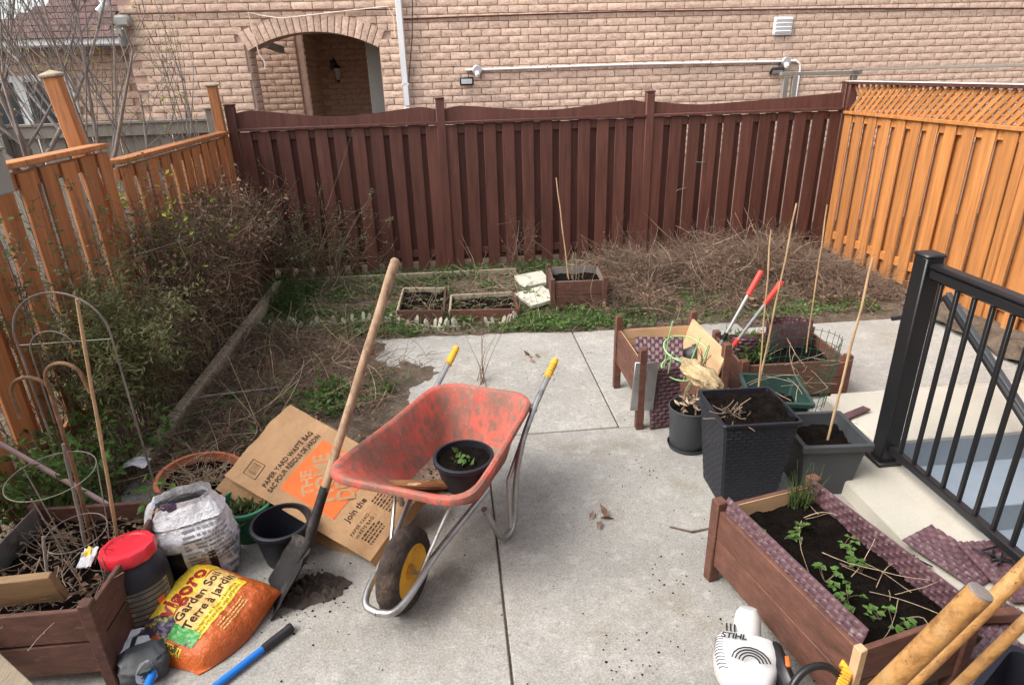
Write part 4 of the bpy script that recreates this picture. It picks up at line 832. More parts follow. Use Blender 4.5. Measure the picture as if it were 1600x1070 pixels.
# blue tool shafts
t = thing('blue_tool_handle', 'blue tool shaft with black grip lying on the concrete', 'tool', (-.95, 2.1, 0)); a = Vector((-.845, 2.255, .022)); b = Vector((-1.25, 1.80, .022)); d_ = (b - a).normalized()
MB().tube([a + d_ * .13, b], .0155, 14).build('shaft', m_blue, t); MB().tube([a - d_ * .002, a, a + d_ * .012, a + d_ * .02, a + d_ * .13, a + d_ * .15], [.012, .02, .022, .0195, .019, .0165], 14).build('grip', m_black, t)
t = thing('blue_tool_handle', 'blue tool shaft poking out from under the orange soil bag', 'tool', (-1.36, 2.1, 0)); a = Vector((-1.36, 2.18, .07)); b = Vector((-1.34, 1.66, .022))
MB().tube([a, b], .017, 14).build('shaft', m_blue, t); MB().tube([b, b + (b - a).normalized() * .12], .0195, 14).build('grip', m_black, t)
# rag
t = MB().grid(lambda u, v: (lambda a, r: Vector((-.79 + r * math.cos(a) * .15 * (1 + .35 * nz(math.cos(a), math.sin(a), 1, 2.2)), 2.49 + r * math.sin(a) * .11 * (1 + .35 * nz(math.cos(a), math.sin(a), 7, 2.2)), .004 + (.06 * (1 - r ** 2) * (.5 + abs(nz(r * math.cos(a), r * math.sin(a), 1, 5)) * 1.6)))))(6.2832 * u, 1 - v), 60, 14, cu=True).build('rag', m_rag)
tag(t, 'crumpled dark muddy rag on the concrete behind the shovel blade', 'rag')

# ------------------------------------------------------------------ planters
def planter(name, label, x, y, rz, w, l, post_h, z0, z1, m_out, group=None, nb=2, soil=None, posts=(1, 1, 1, 1), gap=.004, ps=.05, inner=None, boards=(1, 1, 1, 1), rot=None):
    t = thing(name, label, 'planter', (x, y, 0), rz); Mx = TM[t.name]['M']; bh = (z1 - z0) / nb
    for i, (sx, sy) in enumerate(((-1, -1), (1, -1), (1, 1), (-1, 1))):
        if posts[i]:
            me = MB().box((sx * (w / 2 - ps / 2 + .012), sy * (l / 2 - ps / 2 + .012), post_h / 2), (ps, ps, post_h), bev=.005); link('post', me.mesh('post', m_out), t)
    for k in range(nb):
        zc = z0 + bh * (k + .5)
        for i, (c, sz) in enumerate((((0, -l / 2 + .012, zc), (w - 2 * ps * .5, .022, bh - gap)), ((w / 2 - .012, 0, zc), (.022, l - 2 * ps * .5, bh - gap)), ((0, l / 2 - .012, zc), (w - ps, .022, bh - gap)), ((-w / 2 + .012, 0, zc), (.022, l - ps, bh - gap)))):
            if boards[i]:
                link('board', MB().box(c, sz, Matrix.Rotation(rnd.uniform(-.006, .006), 3, 'Y'), .004).mesh('board', m_out), t)
                if inner:
                    n_ = Vector((-c[0], -c[1], 0)).normalized() * .013; link('inner_face', MB().box(Vector(c) + n_, (max(.004, sz[0] - .03) if sz[0] > .03 else .004, max(.004, sz[1] - .03) if sz[1] > .03 else .004, sz[2]), bev=.001).mesh('inner_face', inner), t)
    MB().box(Mx @ Vector((0, 0, z0 + .01)), (w - .06, l - .06, .015), Mx.to_3x3(), .002).build('base_board', m_out, t)
    if soil is not None: soilbed(w - .05, l - .05, soil, t, Mx, seed=x)
    return t, Mx
# left planter
t, Mx = planter('planter', 'brown planter full of dead stems beside the jug and white sack', -1.82, 2.42, R(-1), .62, .72, .44, .07, .41, m_plank, soil=.31, gap=.012, posts=(0, 1, 1, 1))
link('liner', MB().box((-.275, .0, .36), (.006, .62, .16), bev=.001).mesh('liner', m_zinc), t)
x = NP(); n = 260; p0 = np.stack([-1.82 + U(n, -.27, .27), 2.42 + U(n, -.3, .3), U(n, .31, .36)], 1); x.add(tubes(curly(p0, rng.normal(size=(n, 3)) * (1, 1, .35), U(n, .05, .2), 5, .9), .0024)); x.build('dead_stems', m_twig, t)
x = NP(); n = 120; p0 = np.stack([-1.82 + U(n, -.27, .27), 2.42 + U(n, -.3, .3), U(n, .325, .35)], 1); x.add(leaves(p0, U(n, .02, .055), .5, .6)); x.build('dead_leaves', m_dead, t)
tag(MB().box((-1.80, 2.155, .45), (.27, .035, .16), Matrix.Rotation(.25, 3, 'X') @ Matrix.Rotation(-.03, 3, 'Y'), .004).build('wood_offcut', m_tan), 'tan wooden offcut propped inside the planter by the jug', 'board')
x = NP(); n = 26; p0 = np.array([-1.545, 2.80, .40]) + rng.normal(size=(n, 3)) * (.03, .05, .05); x.add(leaves(p0, U(n, .03, .07), .3, .6), 0); t = thing('leafy_weed', 'small green leafy weed at the back corner of the planter by the white sack', 'weed', (-1.545, 2.80, .33)); x.build('foliage', m_leaf, t)
t = thing('seed_packet', 'crumpled white and yellow packet on the dead stems by the red lid', 'packet', (-1.70, 2.40, .33))
q = lambda u, v: Vector((-1.73 + .06 * u, 2.36 + .09 * v, .37 + .02 * nz(u * 4, v * 4, 1, 1) + .03 * v)); mb = MB(); mb.grid(q, 6, 6); mb.grid(lambda u, v: q(1 - u, v) - Vector((0, 0, .004)), 6, 6); mb.build('foil', m_wplas, t)
mb = MB(); mb.grid(lambda u, v: q(.1 + .5 * u, .6 + .38 * v) + Vector((0, 0, .002)), 4, 4); mb.build('yellow_print', m_bagyl, t)
tag(MB().beam((-2.02, 2.05, .34), (-1.46, 1.72, .02), .09, .04).build('plank', m_oldwood), 'weathered grey plank sloping down in front of the planter with dead stems', 'plank')
# shepherd hooks, stake, cage, trellis, pole
def arc_pts(c, r, a0, a1, n, ax1, ax2): return [Vector(c) + Vector(ax1) * (r * math.cos(a0 + (a1 - a0) * k / n)) + Vector(ax2) * (r * math.sin(a0 + (a1 - a0) * k / n)) for k in range(n + 1)]
t = thing('shepherd_hook', 'rusty double garden hook standing in the planter with dead stems', 'garden hook', (-1.80, 2.62, .3))
MB().tube([(-1.81, 2.62, .30), (-1.775, 2.62, .7), (-1.765, 2.62, 1.08)], .009, 10).build('pole', m_rust, t)
MB().tube([(-1.765, 2.62, 1.05)] + arc_pts((-1.84, 2.62, 1.09), .08, 0, math.pi, 12, (1, 0, 0), (0, 0, 1)) + [(-1.92, 2.62, .98)], .008, 8).build('hook', m_rust, t)
MB().tube([(-1.765, 2.62, 1.06)] + arc_pts((-1.69, 2.62, 1.15), .075, math.pi, 0, 12, (1, 0, 0), (0, 0, 1)) + [(-1.605, 2.62, 1.08), (-1.585, 2.62, 1.085)], .008, 8).build('hook', m_rust, t)
def stake(label, a, b, r=.006, m=None):
    a = Vector(a); b = Vector(b); n = 12; P = [a.lerp(b, i / n) + Vector((.006 * nz(i * .4, a.x, 1, 1), .006 * nz(i * .4, a.x, 5, 1), 0)) for i in range(n + 1)]
    return tag(MB().tube(P, [r * (1.15 if i % 4 == 2 else 1) * (1 - .15 * i / n) for i in range(n + 1)], 8).build('bamboo_stake', m or m_bamboo), label, 'stake')
stake('bamboo stake standing in the planter with dead stems', (-1.68, 2.60, .30), (-1.545, 2.62, 1.50), .008)
stake('short grey stick standing beside the rusty garden hook', (-1.80, 2.56, .32), (-1.76, 2.58, .86), .008, m_bark)
stake('thin stick standing behind the wooden offcut', (-1.83, 2.30, .3), (-1.80, 2.34, .56), .007, m_bark)
t = thing('tomato_cage', 'wire tomato cage with round hoops over the planter with dead stems', 'tomato cage', (-1.76, 2.42, .3))
for (z, r, dx) in ((.80, .165, .015), (.50, .12, .03)): MB().tube([(-1.76 + dx + r * math.cos(6.2832 * k / 36), 2.43 + r * math.sin(6.2832 * k / 36), z + .012 * math.sin(6.28 * k / 36)) for k in range(36)], .0020, 6, closed=True).build('hoop', m_wire, t)
for k in range(3): a_ = 2.1 * k + .6; MB().tube([(-1.745 + .165 * math.cos(a_), 2.43 + .165 * math.sin(a_), .80), (-1.73 + .12 * math.cos(a_), 2.43 + .12 * math.sin(a_), .50), (-1.73 + .09 * math.cos(a_), 2.43 + .09 * math.sin(a_), .31)], .0028, 6).build('upright', m_wire, t)
t = thing('wire_trellis', 'arched wire trellis standing in the green shrub by the left fence', 'trellis', (-2.06, 3.3, 0)); P = arc_pts((-2.065, 3.3, 1.10), .235, 0, math.pi, 20, (1, 0, 0), (0, 0, 1))
MB().tube([(-1.83, 3.3, .05)] + P + [(-2.30, 3.3, .05)], .0055, 8).build('arch', m_bark, t); MB().tube([(-2.30, 3.3, 1.06), (-1.83, 3.3, 1.065)], .003, 6).build('cross_wire', m_wire, t)
P = arc_pts((-2.12, 3.28, 1.02), .115, .3, math.pi, 14, (1, 0, 0), (0, 0, 1)); MB().tube(P + [(-2.24, 3.28, .6)], .0045, 8).build('inner_arch', m_wire, t)
tag(MB().tube([(-2.42, 2.95, .80), (-1.62, 2.86, .12)], .013, 10).build('plastic_pole', m_pink), 'pale mauve plastic pole slanting behind the planter with dead stems', 'pole')
for i, (a, b) in enumerate((((-2.44, 5.6, 1.30), (-2.1, 5.9, 1.28)), ((-2.44, 4.4, 1.20), (-2.02, 5.0, 1.20)), ((-2.42, 4.3, 1.12), (-1.95, 6.2, 1.16)))): tag(MB().tube([Vector(a), Vector(a).lerp(Vector(b), .5) - Vector((0, 0, .02)), b], .0025, 5).build('garden_wire', m_wire), ['upper tie wire strung from the left fence into the brown hedge', 'short tie wire strung between the left fence and the green shrub', 'long tie wire strung low across the front of the brown hedge'][i], 'wire')
q = lambda u, v: Vector((-2.08 + .14 * u, 3.45 + .10 * v, .20 + .02 * nz(u * 3, v * 3, 2, 1) - .05 * abs(u - .5))); mb = MB(); mb.grid(q, 8, 6); mb.grid(lambda u, v: q(1 - u, v) - Vector((0, 0, .003)), 8, 6)
tag(mb.build('paper_scrap', m_wplas), 'white torn paper scrap lying by the end of the timber edging', 'paper')

# front right planter with tile lining
RZ = R(12.5)
t, Mx = planter('planter', 'brown planter of dark soil and young strawberry leaves beside the kerb', 1.485, 1.985, RZ, .56, .86, .46, .10, .42, m_plankout, soil=.33, posts=(0, 1, 1, 1), gap=.005, ps=.055)
link('corner_post', MB().box((-.262, -.415, .21), (.035, .035, .42), bev=.004).mesh('corner_post', m_plankin), t); 
link('inner_face', MB().box((0, .405, .36), (.46, .004, .11), bev=.001).mesh('inner_face', m_plankin), t)
def tilesheet(w, h, th=.006, cell=.028):
    mb = MB(); nu, nv_2 = max(4, int(w / cell * 4)), max(4, int(h / cell * 4))
    def fn(u, v):
        x_, y_ = u * w / cell, v * h / cell; i_, j_ = int(x_), int(y_); fx, fy = x_ - i_, y_ - j_; sg = (i_ + j_) % 2; ramp_ = fx if sg else fy
        e = min(fx, 1 - fx, fy, 1 - fy); return Vector(((u - .5) * w, (v - .5) * h, th + (.011 * ramp_ if e > .05 else 0)))
    mb.grid(fn, nu, nv_2); mb.box((0, 0, th / 2 - .001), (w + .006, h + .006, th), bev=.001); return mb
for sx in (-1, 1):
    g = tilesheet(.80, .14); Mr = Matrix.Translation((sx * .245, 0, .405 - (.01 if sx > 0 else 0))) @ Matrix.Rotation(R(90), 4, 'Z') @ Matrix.Rotation(R(-75 if sx < 0 else -97), 4, 'X')
    g.v = [tuple(Mr @ Vector(p)) for p in g.v]; link('tile_lining', g.mesh('tile_lining', m_tile, 25), t)
def strawberry(n_clump, area, z, Mx, parent, name='strawberry_plant', sc=1.0, seed=0):
    for k in range(n_clump):
        x = NP()
        c = Mx @ Vector((rnd.uniform(*area[:2]), rnd.uniform(*area[2:]), z)); m_ = rnd.randint(3, 6)
        d = np.stack([rng.normal(size=m_) * .7, rng.normal(size=m_) * .7, U(m_, .5, 1.2)], 1); P = curly(np.tile(np.array(c), (m_, 1)), d, U(m_, .05, .10) * sc, 5, .4); x.add(tubes(P, .0016), 1)
        for e in P[:, -1]:
            dd = rng.normal(size=(3, 3)) * (1, 1, .3); x.add(leaves(np.tile(e, (3, 1)), U(3, .03, .05) * sc, .7, .8, dirs=dd), 0)
        x.build(name, [m_leaf, m_twig], parent)
strawberry(8, (-.21, -.02, -.38, .25), .345, Mx, t, sc=.72); strawberry(5, (-.05, .2, -.36, .34), .345, Mx, t, sc=.66)
crumbs(500, lambda: tuple(Mx @ Vector((rnd.uniform(-.24, .24), rnd.uniform(-.39, .39), .345))), .009, m_pot, 'soil_clods', t)['kind'] = 'stuff'
x = NP(); n = 16; p0 = np.array([Mx @ Vector((rnd.uniform(.0, .2), rnd.uniform(-.35, .3), .36)) for _ in range(n)]); x.add(tubes(curly(p0, rng.normal(size=(n, 3)) * (1, 1, .3) + (.5, -.2, .25), U(n, .15, .42), 8, .8, .3), .0023 * np.linspace(1, .5, 8))); x.build('runners', m_straw, t)
x = NP(); n = 40; c = Mx @ Vector((.16, .37, .33)); p0 = np.array(c) + rng.normal(size=(n, 3)) * (.022, .02, 0); x.add(tubes(curly(p0, np.stack([U(n, -.28, .28), U(n, -.2, .3), np.ones(n)], 1), U(n, .1, .26), 6, .25, .15), .0032 * np.linspace(1, .25, 6), 4)); x.build('chives', m_grass, t)
# planter on long legs
t, Mx1 = planter('planter', 'tall legged brown planter with bare pine inside holding a green cage', 1.47, 4.08, R(0), .60, .66, .60, .21, .49, m_plankout, gap=.006, inner=m_plankin, nb=2, boards=(0, 0, 1, 1), ps=.052)
MB().box(Vector((1.71, 4.06, .40)), (.018, .64, .30), Matrix.Rotation(.28, 3, 'Y'), .004).build('loose_side_board', m_plankin, t)
MB().box((1.20, 3.745, .33), (.16, .012, .36), Matrix.Rotation(.05, 3, 'Y'), .003).build('metal_flap', m_zinc, t)
def tiles(label, w, h, M, group=None):
    g = tilesheet(w, h); o = tag(link('deck_tile', g.mesh('deck_tile', m_tile, 25)), label, 'floor tile'); o.matrix_world = M; return o
tiles('purple woven plastic tile hanging in front of the legged planter', .22, .42, Matrix.Translation((1.36, 3.78, .215)) @ Matrix.Rotation(R(8), 4, 'Z') @ Matrix.Rotation(R(80), 4, 'X'))
tiles('purple woven plastic tile leaning inside the legged planter', .34, .30, Matrix.Translation((1.42, 4.12, .36)) @ Matrix.Rotation(R(-10), 4, 'Z') @ Matrix.Rotation(R(55), 4, 'X'))
t = thing('wire_cage', 'lime green coated tomato cage tipped over inside the legged planter', 'tomato cage', (1.47, 3.95, .3)); Mc = Matrix.Translation((1.47, 3.93, .20)) @ Euler((.28, .05, .1)).to_matrix().to_4x4()
for (z, r) in ((.36, .145), (.18, .12), (.0, .10)): MB().tube([Mc @ Vector((r * math.cos(6.2832 * k / 30), r * math.sin(6.2832 * k / 30), z)) for k in range(30)], .0052, 6, closed=True).build('hoop', m_lime, t)
for k in range(4): a_ = 1.571 * k + .5; MB().tube([Mc @ Vector((.10 * math.cos(a_), .10 * math.sin(a_), -.02)), Mc @ Vector((.145 * math.cos(a_), .145 * math.sin(a_), .36)), Mc @ Vector((.15 * math.cos(a_), .15 * math.sin(a_), .50 if k % 2 else .40))], .0048, 6).build('upright', m_lime, t)
tag(pot('plant_pot', 'small dark pot lying inside the legged planter', 'pot', 1.62, 4.18, .05, .065, .11, m_gryplas, z=.33, tilt=(.5, 1.2, 0)), 'small dark pot lying inside the legged planter', 'pot')
# planter with the green plants
t, Mx2 = planter('planter', 'low brown planter holding green plants and curved purple tiles near the loppers', 2.42, 4.30, R(-2), .80, .60, .34, .03, .30, m_plankout, soil=.20, ps=.055)
x = NP(); n = 150; p0 = np.array([Mx2 @ Vector((-.24 + rnd.gauss(0, .06), .05 + rnd.gauss(0, .08), .21)) for _ in range(n)]); P = curly(p0, np.stack([rng.normal(size=n) * .4, rng.normal(size=n) * .4, np.ones(n)], 1), U(n, .08, .24), 6, .4, .3); x.add(tubes(P, .005 * np.linspace(.8, .3, 6)), 0); x.add(leaves(P[:, 4], U(n, .03, .06), .2, .5), 0); x.build('green_leaves', m_leaf, t)
def curved_tile(label, c, r, h, a0, a1):
    g = tilesheet(abs(a1 - a0) * r, h); g.v = [(c[0] + (r + p[2]) * math.cos((a0 + a1) / 2 + p[0] / r), c[1] + (r + p[2]) * math.sin((a0 + a1) / 2 + p[0] / r), c[2] + p[1]) for p in g.v]; return tag(link('deck_tile', g.mesh('deck_tile', m_tile, 25)), label, 'floor tile')
curved_tile('purple woven plastic tile bent into a curve at the back of the low planter', (2.56, 4.36, .34), .19, .20, R(20), R(165)); curved_tile('purple woven plastic tile bent round beside the green plants and loppers', (2.17, 4.38, .30), .12, .20, R(190), R(300))
# square and round plastic planters
def sqpot(name, label, x, y, rz, wt, wbm, h, m, soil, rimw=.02, rimh=.03, weave=False, lt=None):
    t = thing(name, label, 'planter', (x, y, 0), rz); lt = lt or wt; lb = wbm * lt / wt
    def lpz(w, l, z, r=.012): return [Vector(p) for p in [(-w / 2 + r, -l / 2, z), (w / 2 - r, -l / 2, z), (w / 2, -l / 2 + r, z), (w / 2, l / 2 - r, z), (w / 2 - r, l / 2, z), (-w / 2 + r, l / 2, z), (-w / 2, l / 2 - r, z), (-w / 2, -l / 2 + r, z)]]
    def at(k): return wbm + (wt - wbm) * k, lb + (lt - lb) * k
    L = [lpz(*at(0), 0)]; k1 = (h - rimh) / h; a = at(k1); L += [lpz(a[0], a[1], h - rimh), lpz(a[0] + 2 * rimw, a[1] + 2 * rimw, h - rimh + .002), lpz(a[0] + 2 * rimw + .004, a[1] + 2 * rimw + .004, h - .003), lpz(a[0] + 2 * rimw, a[1] + 2 * rimw, h), lpz(a[0] - .006, a[1] - .006, h)]
    b = at(.8); L += [lpz(a[0] - .012, a[1] - .012, h - .04), lpz(b[0] - .022, b[1] - .022, h * .78), lpz(at(.3)[0] - .02, at(.3)[1] - .02, h * .3)]
    mb = MB(); mb.loft(L, 0, True, True); link('body', mb.mesh('body', m, 25), t); s_ = at(soil / h); soilbed(s_[0] - .02, s_[1] - .02, soil, t, TM[t.name]['M'], amp=.03, seed=x * 3)
    if weave:                                            # raised woven relief on the four sides
        mb = MB(); cell = .045
        for side_ in range(4):
            Rm = Matrix.Rotation(side_ * math.pi / 2, 4, 'Z')
            for j in range(int((h - rimh - .02) / .022)):
                z = .02 + j * .022; w_, l_ = at(z / h); ww = w_ if side_ % 2 == 0 else l_; dd = (l_ if side_ % 2 == 0 else w_) / 2; nn = int(ww / cell)
                for i in range(nn):
                    xc = -ww / 2 + (i + .5 + (.5 if j % 2 else 0)) * ww / nn
                    if abs(xc) + .018 < ww / 2: q = [Rm @ Vector(p) for p in [(xc - .018, -dd + .001, z), (xc + .018, -dd + .001, z), (xc + .018, -dd + .001, z + .016), (xc - .018, -dd + .001, z + .016), (xc - .012, -dd - .0028, z + .004), (xc + .012, -dd - .0028, z + .004), (xc + .012, -dd - .0028, z + .012), (xc - .012, -dd - .0028, z + .012)]]; mb.add(q, [(0, 1, 5, 4), (1, 2, 6, 5), (2, 3, 7, 6), (3, 0, 4, 7), (4, 5, 6, 7)])
        link('woven_relief', mb.mesh('woven_relief', m, 25), t)
    return t
ts = sqpot('square_planter', 'tall black woven square planter full of dark soil', 1.56, 3.00, R(-2), .41, .31, .56, m_blkplas, .53, rimw=.012, rimh=.02, weave=True, lt=.40)
x = NP(); n = 34; p0 = np.array([1.43, 2.92, .56]) + rng.normal(size=(n, 3)) * (.03, .045, .012); x.add(tubes(curly(p0, rng.normal(size=(n, 3)), U(n, .05, .14), 6, 1.4), .003)); x.build('root_clump', m_twig, ts)
sqpot('square_planter', 'charcoal square planter with a bamboo stake beside the railing post', 2.04, 3.02, R(-4), .36, .27, .36, m_gryplas, .27, rimw=.022, rimh=.04)
sqpot('square_planter', 'dark green square planter tangled with green wire mesh', 2.03, 3.58, R(-14), .36, .25, .34, m_grnplas, .20, rimw=.02, rimh=.03, lt=.40)
t = pot('round_pot', 'round charcoal pot on a saucer beside the tall black planter', 'pot', 1.435, 3.50, .115, .135, .30, m_gryplas, rim_w=.004, rim_h=.012, soil=.24, saucer=True)
bc2 = Vector((1.47, 3.44, .53))
def bur(u, v):
    a = 6.2832 * u; th = math.pi * v; r = .098 * (1 + .35 * nz(math.cos(a) * math.sin(th), math.sin(a) * math.sin(th), math.cos(th), 2.2) + .18 * nz(math.cos(a) * 2, math.sin(a) * 2, v * 5, 2.6))
    q = Vector((r * math.sin(th) * math.cos(a) * .95, r * math.sin(th) * math.sin(a) * .85, 0)); return bc2 + Vector((.10, -.06, -.06)) * (v * 2 - 1) * 1.1 + q + Vector((-.2, 0, 1)) * r * math.cos(th) * .5
MB().grid(bur, 40, 24, cu=True).build('burlap_wrap', m_burlap, t)
for dx in (-.05, .03): MB().tube([(1.435 + dx, 3.48, .24), (1.43 + dx, 3.47, .42), (1.45 + dx, 3.45, .50)], .006, 6).build('stem', m_straw, t)
x = NP(); n = 26; p0 = np.array([1.40, 3.47, .36]) + rng.normal(size=(n, 3)) * (.03, .03, .03); x.add(leaves(p0, U(n, .04, .08), .2, .3)); x.build('pale_leaves', m_straw, t)
x = NP(); n = 6; p0 = np.tile(np.array([[1.47, 3.45, .54]]), (n, 1)); x.add(tubes(curly(p0, np.stack([U(n, -.3, .5), U(n, 0, .5), np.ones(n)], 1), U(n, .12, .24), 6, .5), .003)); x.build('twigs', m_twigd, t)
stake('bamboo stake standing upright in the dark green planter', (1.935, 3.60, .20), (1.903, 3.66, 1.374), .006)
stake('long bamboo stake leaning to the right out of the dark green planter', (1.95, 3.66, .20), (2.074, 3.72, 1.517), .0065)
stake('bamboo stake leaning right out of the charcoal planter', (2.088, 3.03, .27), (2.198, 3.10, 1.343), .0075)
stake('thin bamboo stake standing in the low planter behind the green mesh', (2.68, 4.35, .20), (2.699, 4.42, 1.349), .0055)
# green wire mesh
t = thing('wire_mesh', 'curved roll of green wire fencing over the dark green planter', 'wire mesh', (2.2, 3.7, .2)); 
def wm(s_, z): a = 2.6 - 4.0 * s_; r = .21 + .05 * s_; return Vector((2.22 + r * math.cos(a) + .12 * (z - .3) + .015 * nz(s_ * 4, z * 4, 1, 1), 3.72 + r * .8 * math.sin(a), z + .02 * nz(s_ * 3, 2, 1, 1)))
for k in range(19): MB().tube([wm(k / 18, z) for z in np.linspace(.16, .64, 7)], .0020, 5).build('vertical_wire', m_gwire, t)
for k in range(7): MB().tube([wm(s_, .20 + .07 * k) for s_ in np.linspace(0, 1, 22)], .0020, 5).build('horizontal_wire', m_gwire, t)
x = NP(); n = 26; p0 = np.array([2.2, 3.62, .34]) + rng.normal(size=(n, 3)) * (.12, .14, .08); x.add(tubes(curly(p0, rng.normal(size=(n, 3)) * (1, 1, .5), U(n, .12, .4), 7, .6), .0022)); tag(x.build('dry_stems', m_straw), 'dry pale stems tangled in the green wire mesh', 'stems')
# loppers
t = thing('loppers', 'pair of loppers with long silver arms and red grips in the low planter', 'loppers', (2.10, 4.22, .3))
for i, (a, b) in enumerate((((1.945, 4.34, .28), (2.234, 4.36, .898)), ((1.99, 4.26, .28), (2.261, 4.10, .893)))):
    a = Vector(a); b = Vector(b); d_ = (b - a).normalized(); L_ = (b - a).length
    ar = MB().tube([a, a + d_ * (L_ - .19)], .0125, 12).build('arm', m_alu, t)
    MB().tube([b - d_ * .20, b - d_ * .195, b - d_ * .18, b - d_ * .01, b], [.016, .0225, .019, .021, .015], 14).build('grip', m_lop, ar)
    MB().tube([a + d_ * .10, a + d_ * .16], .018, 12).build('collar', m_lop if i else m_blkplas, ar)
    MB().beam(a, a - d_ * .16 + Vector((.03, 0, 0)), .04, .006).build('blade', m_iron, t)
# thin dark stick and grey board on the landing
tag(MB().beam((2.28, 3.42, .115), (2.72, 3.60, .125), .06, .012).build('flat_strip', m_tile), 'thin mauve strip lying on the landing behind the charcoal planter', 'strip')

# purple tiles on the kerb
tiles('purple woven plastic tile lying on the kerb nearest the railing, with a folded edge', .22, .34, Matrix.Translation((2.25, 2.20, .125)) @ Matrix.Rotation(R(22), 4, 'Z') @ Matrix.Rotation(R(4), 4, 'X'))
tiles('purple woven plastic tile lying on the kerb with black clips on top', .19, .36, Matrix.Translation((2.40, 2.07, .138)) @ Matrix.Rotation(R(-4), 4, 'Z') @ Matrix.Rotation(R(2), 4, 'X'))
tiles('purple woven plastic tile lying beside the wooden block at the planter end', .26, .24, Matrix.Translation((2.14, 1.86, .12)) @ Matrix.Rotation(R(28), 4, 'Z') @ Matrix.Rotation(R(-3), 4, 'Y'))
tiles('purple woven plastic tile half hidden under the thin wooden handle', .26, .24, Matrix.Translation((2.06, 1.62, .11)) @ Matrix.Rotation(R(28), 4, 'Z') @ Matrix.Rotation(R(-5), 4, 'Y'))
t = thing('tile_clips', 'small heap of black plastic tile clips on a purple tile', 'clips', (2.40, 2.13, .15))
for k in range(7): MB().box((2.37 + rnd.uniform(-.03, .05), 2.13 + rnd.uniform(-.05, .05), .155 + .004 * k), (.09, .010, .007), Matrix.Rotation(rnd.uniform(-.9, .9), 3, 'Z'), .001).build('clip', m_black, t)
tag(MB().beam((1.88, 1.84, .16), (2.22, 1.80, .17), .045, .045).build('wood_block', m_plankout), 'short brown wooden bar lying across a purple tile', 'wood')
tag(MB().box((1.98, 2.46, .02), (.24, .15, .035), Matrix.Rotation(R(-52), 3, 'Z'), .006).build('paver', m_slab), 'tan paving block wedged between the planter and the kerb', 'paver')
t = thing('wire_brush', 'black mesh strip wedged between the planter and the kerb', 'mesh', (2.05, 2.23, .1)); 
for k in range(6): MB().tube([(1.99 + .02 * k, 2.30 - .01 * k, .10), (2.02 + .02 * k, 2.20 - .01 * k, .12)], .004, 5).build('strand', m_black, t)
for k in range(5): MB().tube([(1.985 + .004 * k, 2.29 - .022 * k, .108), (2.10 + .004 * k, 2.24 - .022 * k, .108)], .004, 5).build('strand', m_black, t)

# ------------------------------------------------------------------ grass trimmer engine
tc_ = Vector((1.03, 1.72, 0)); t = thing('grass_trimmer', 'white engine end of a grass trimmer beside the front planter', 'grass trimmer', tc_); Ms = Matrix.Translation((1.03, 1.72, .0)) @ Matrix.Scale(1.08, 4) @ Matrix.Rotation(R(-22), 4, 'Z')
def body(u, v):
    a = 6.2832 * u; c_, s_ = math.cos(a), math.sin(a); ex = .55; x_ = math.copysign(abs(c_) ** ex, c_); z_ = math.copysign(abs(s_) ** ex, s_)
    k = [.55, .96, 1.0, .98, .90, .74, .55, .40, .30][min(8, int(v * 8))]; k2 = [.96, 1.0, .98, .90, .74, .55, .40, .30, .30][min(8, int(v * 8))]; f_ = v * 8 - int(v * 8); kk = k + (k2 - k) * f_
    yy = .13 - .30 * v; return Ms @ Vector((x_ * .115 * kk, yy, .105 + z_ * .085 * kk - .01 * v))
mb = MB(); mb.grid(body, 40, 24, cu=True); mb.add([body(i / 40, 0) for i in range(40)], [tuple(range(40))[::-1]]); mb.add([body(i / 40, 1) for i in range(40)], [tuple(range(40))]); bd = mb.build('casing', m_stihl, t)
MB().lathe([(0, .085), (.03, .083), (.045, .06), (.052, .0), (.05, -.03)], 20, M=Ms @ Matrix.Translation((-.0, .135, .16)) @ Matrix.Rotation(-.5, 4, 'X')).build('cylinder_bulge', m_stihl, t)
MB().lathe([(.032, -.05), (.040, -.04), (.042, .02), (.036, .035), (.02, .04), (0, .04)], 10, M=Ms @ Matrix.Translation((.09, -.20, .12)) @ Matrix.Rotation(.5, 4, 'X')).build('fuel_cap', m_stihl, t)
MB().box(Ms @ Vector((.115, .01, .125)), (.05, .20, .12), Ms.to_3x3() @ Matrix.Rotation(.25, 3, 'Z'), .022).build('air_filter_cover', m_black, t)
MB().box(Ms @ Vector((.128, .0, .19)), (.016, .045, .012), Ms.to_3x3(), .004).build('choke_lever', m_orplas, t); MB().box(Ms @ Vector((.06, -.14, .175)), (.028, .04, .022), Ms.to_3x3(), .006).build('switch', m_orplas, t)
for i in range(12): MB().tube([body(u_, .16 + .040 * i - (u_ - .36) * .5) for u_ in np.linspace(.355, .475, 9)], .0019, 5).build('vent_slot', m_black, bd)
for r_ in (.030, .042, .054, .066): MB().tube([Ms @ Vector((.005 + r_ * math.cos(a), -.045 + r_ * math.sin(a), .198 - .5 * max(0, -(r_ * math.sin(a)) + .02) * .3 - .06 * max(0, r_ - .05))) for a in np.linspace(.2, math.pi * .95, 9)], .0028, 5).build('vent_slot', m_black, bd)
for i in range(3): MB().box(Ms @ Vector((-.075 + .014 * i, .105, .19)), (.006, .035, .006), Ms.to_3x3(), .001).build('vent_slot', m_black, bd)
text('STIHL', .036, lambda x_, y_, off: Ms @ Vector((-.05 + x_ * .98 + y_ * .2, .062 + y_ + .1 * x_, .1935 + off)), m_black, t, bold=.0012)
MB().tube([Ms @ Vector((.03, -.16, .10)), Ms @ Vector((.10, -.6, .12))], .016, 12).build('shaft', m_alu, t)
MB().tube(arc_pts(Vector((1.175, 1.49, .23)), .11, R(-60), R(240), 24, (1, .1, 0), (0, .45, .9)), .0135, 10).build('loop_handle', m_black, t)
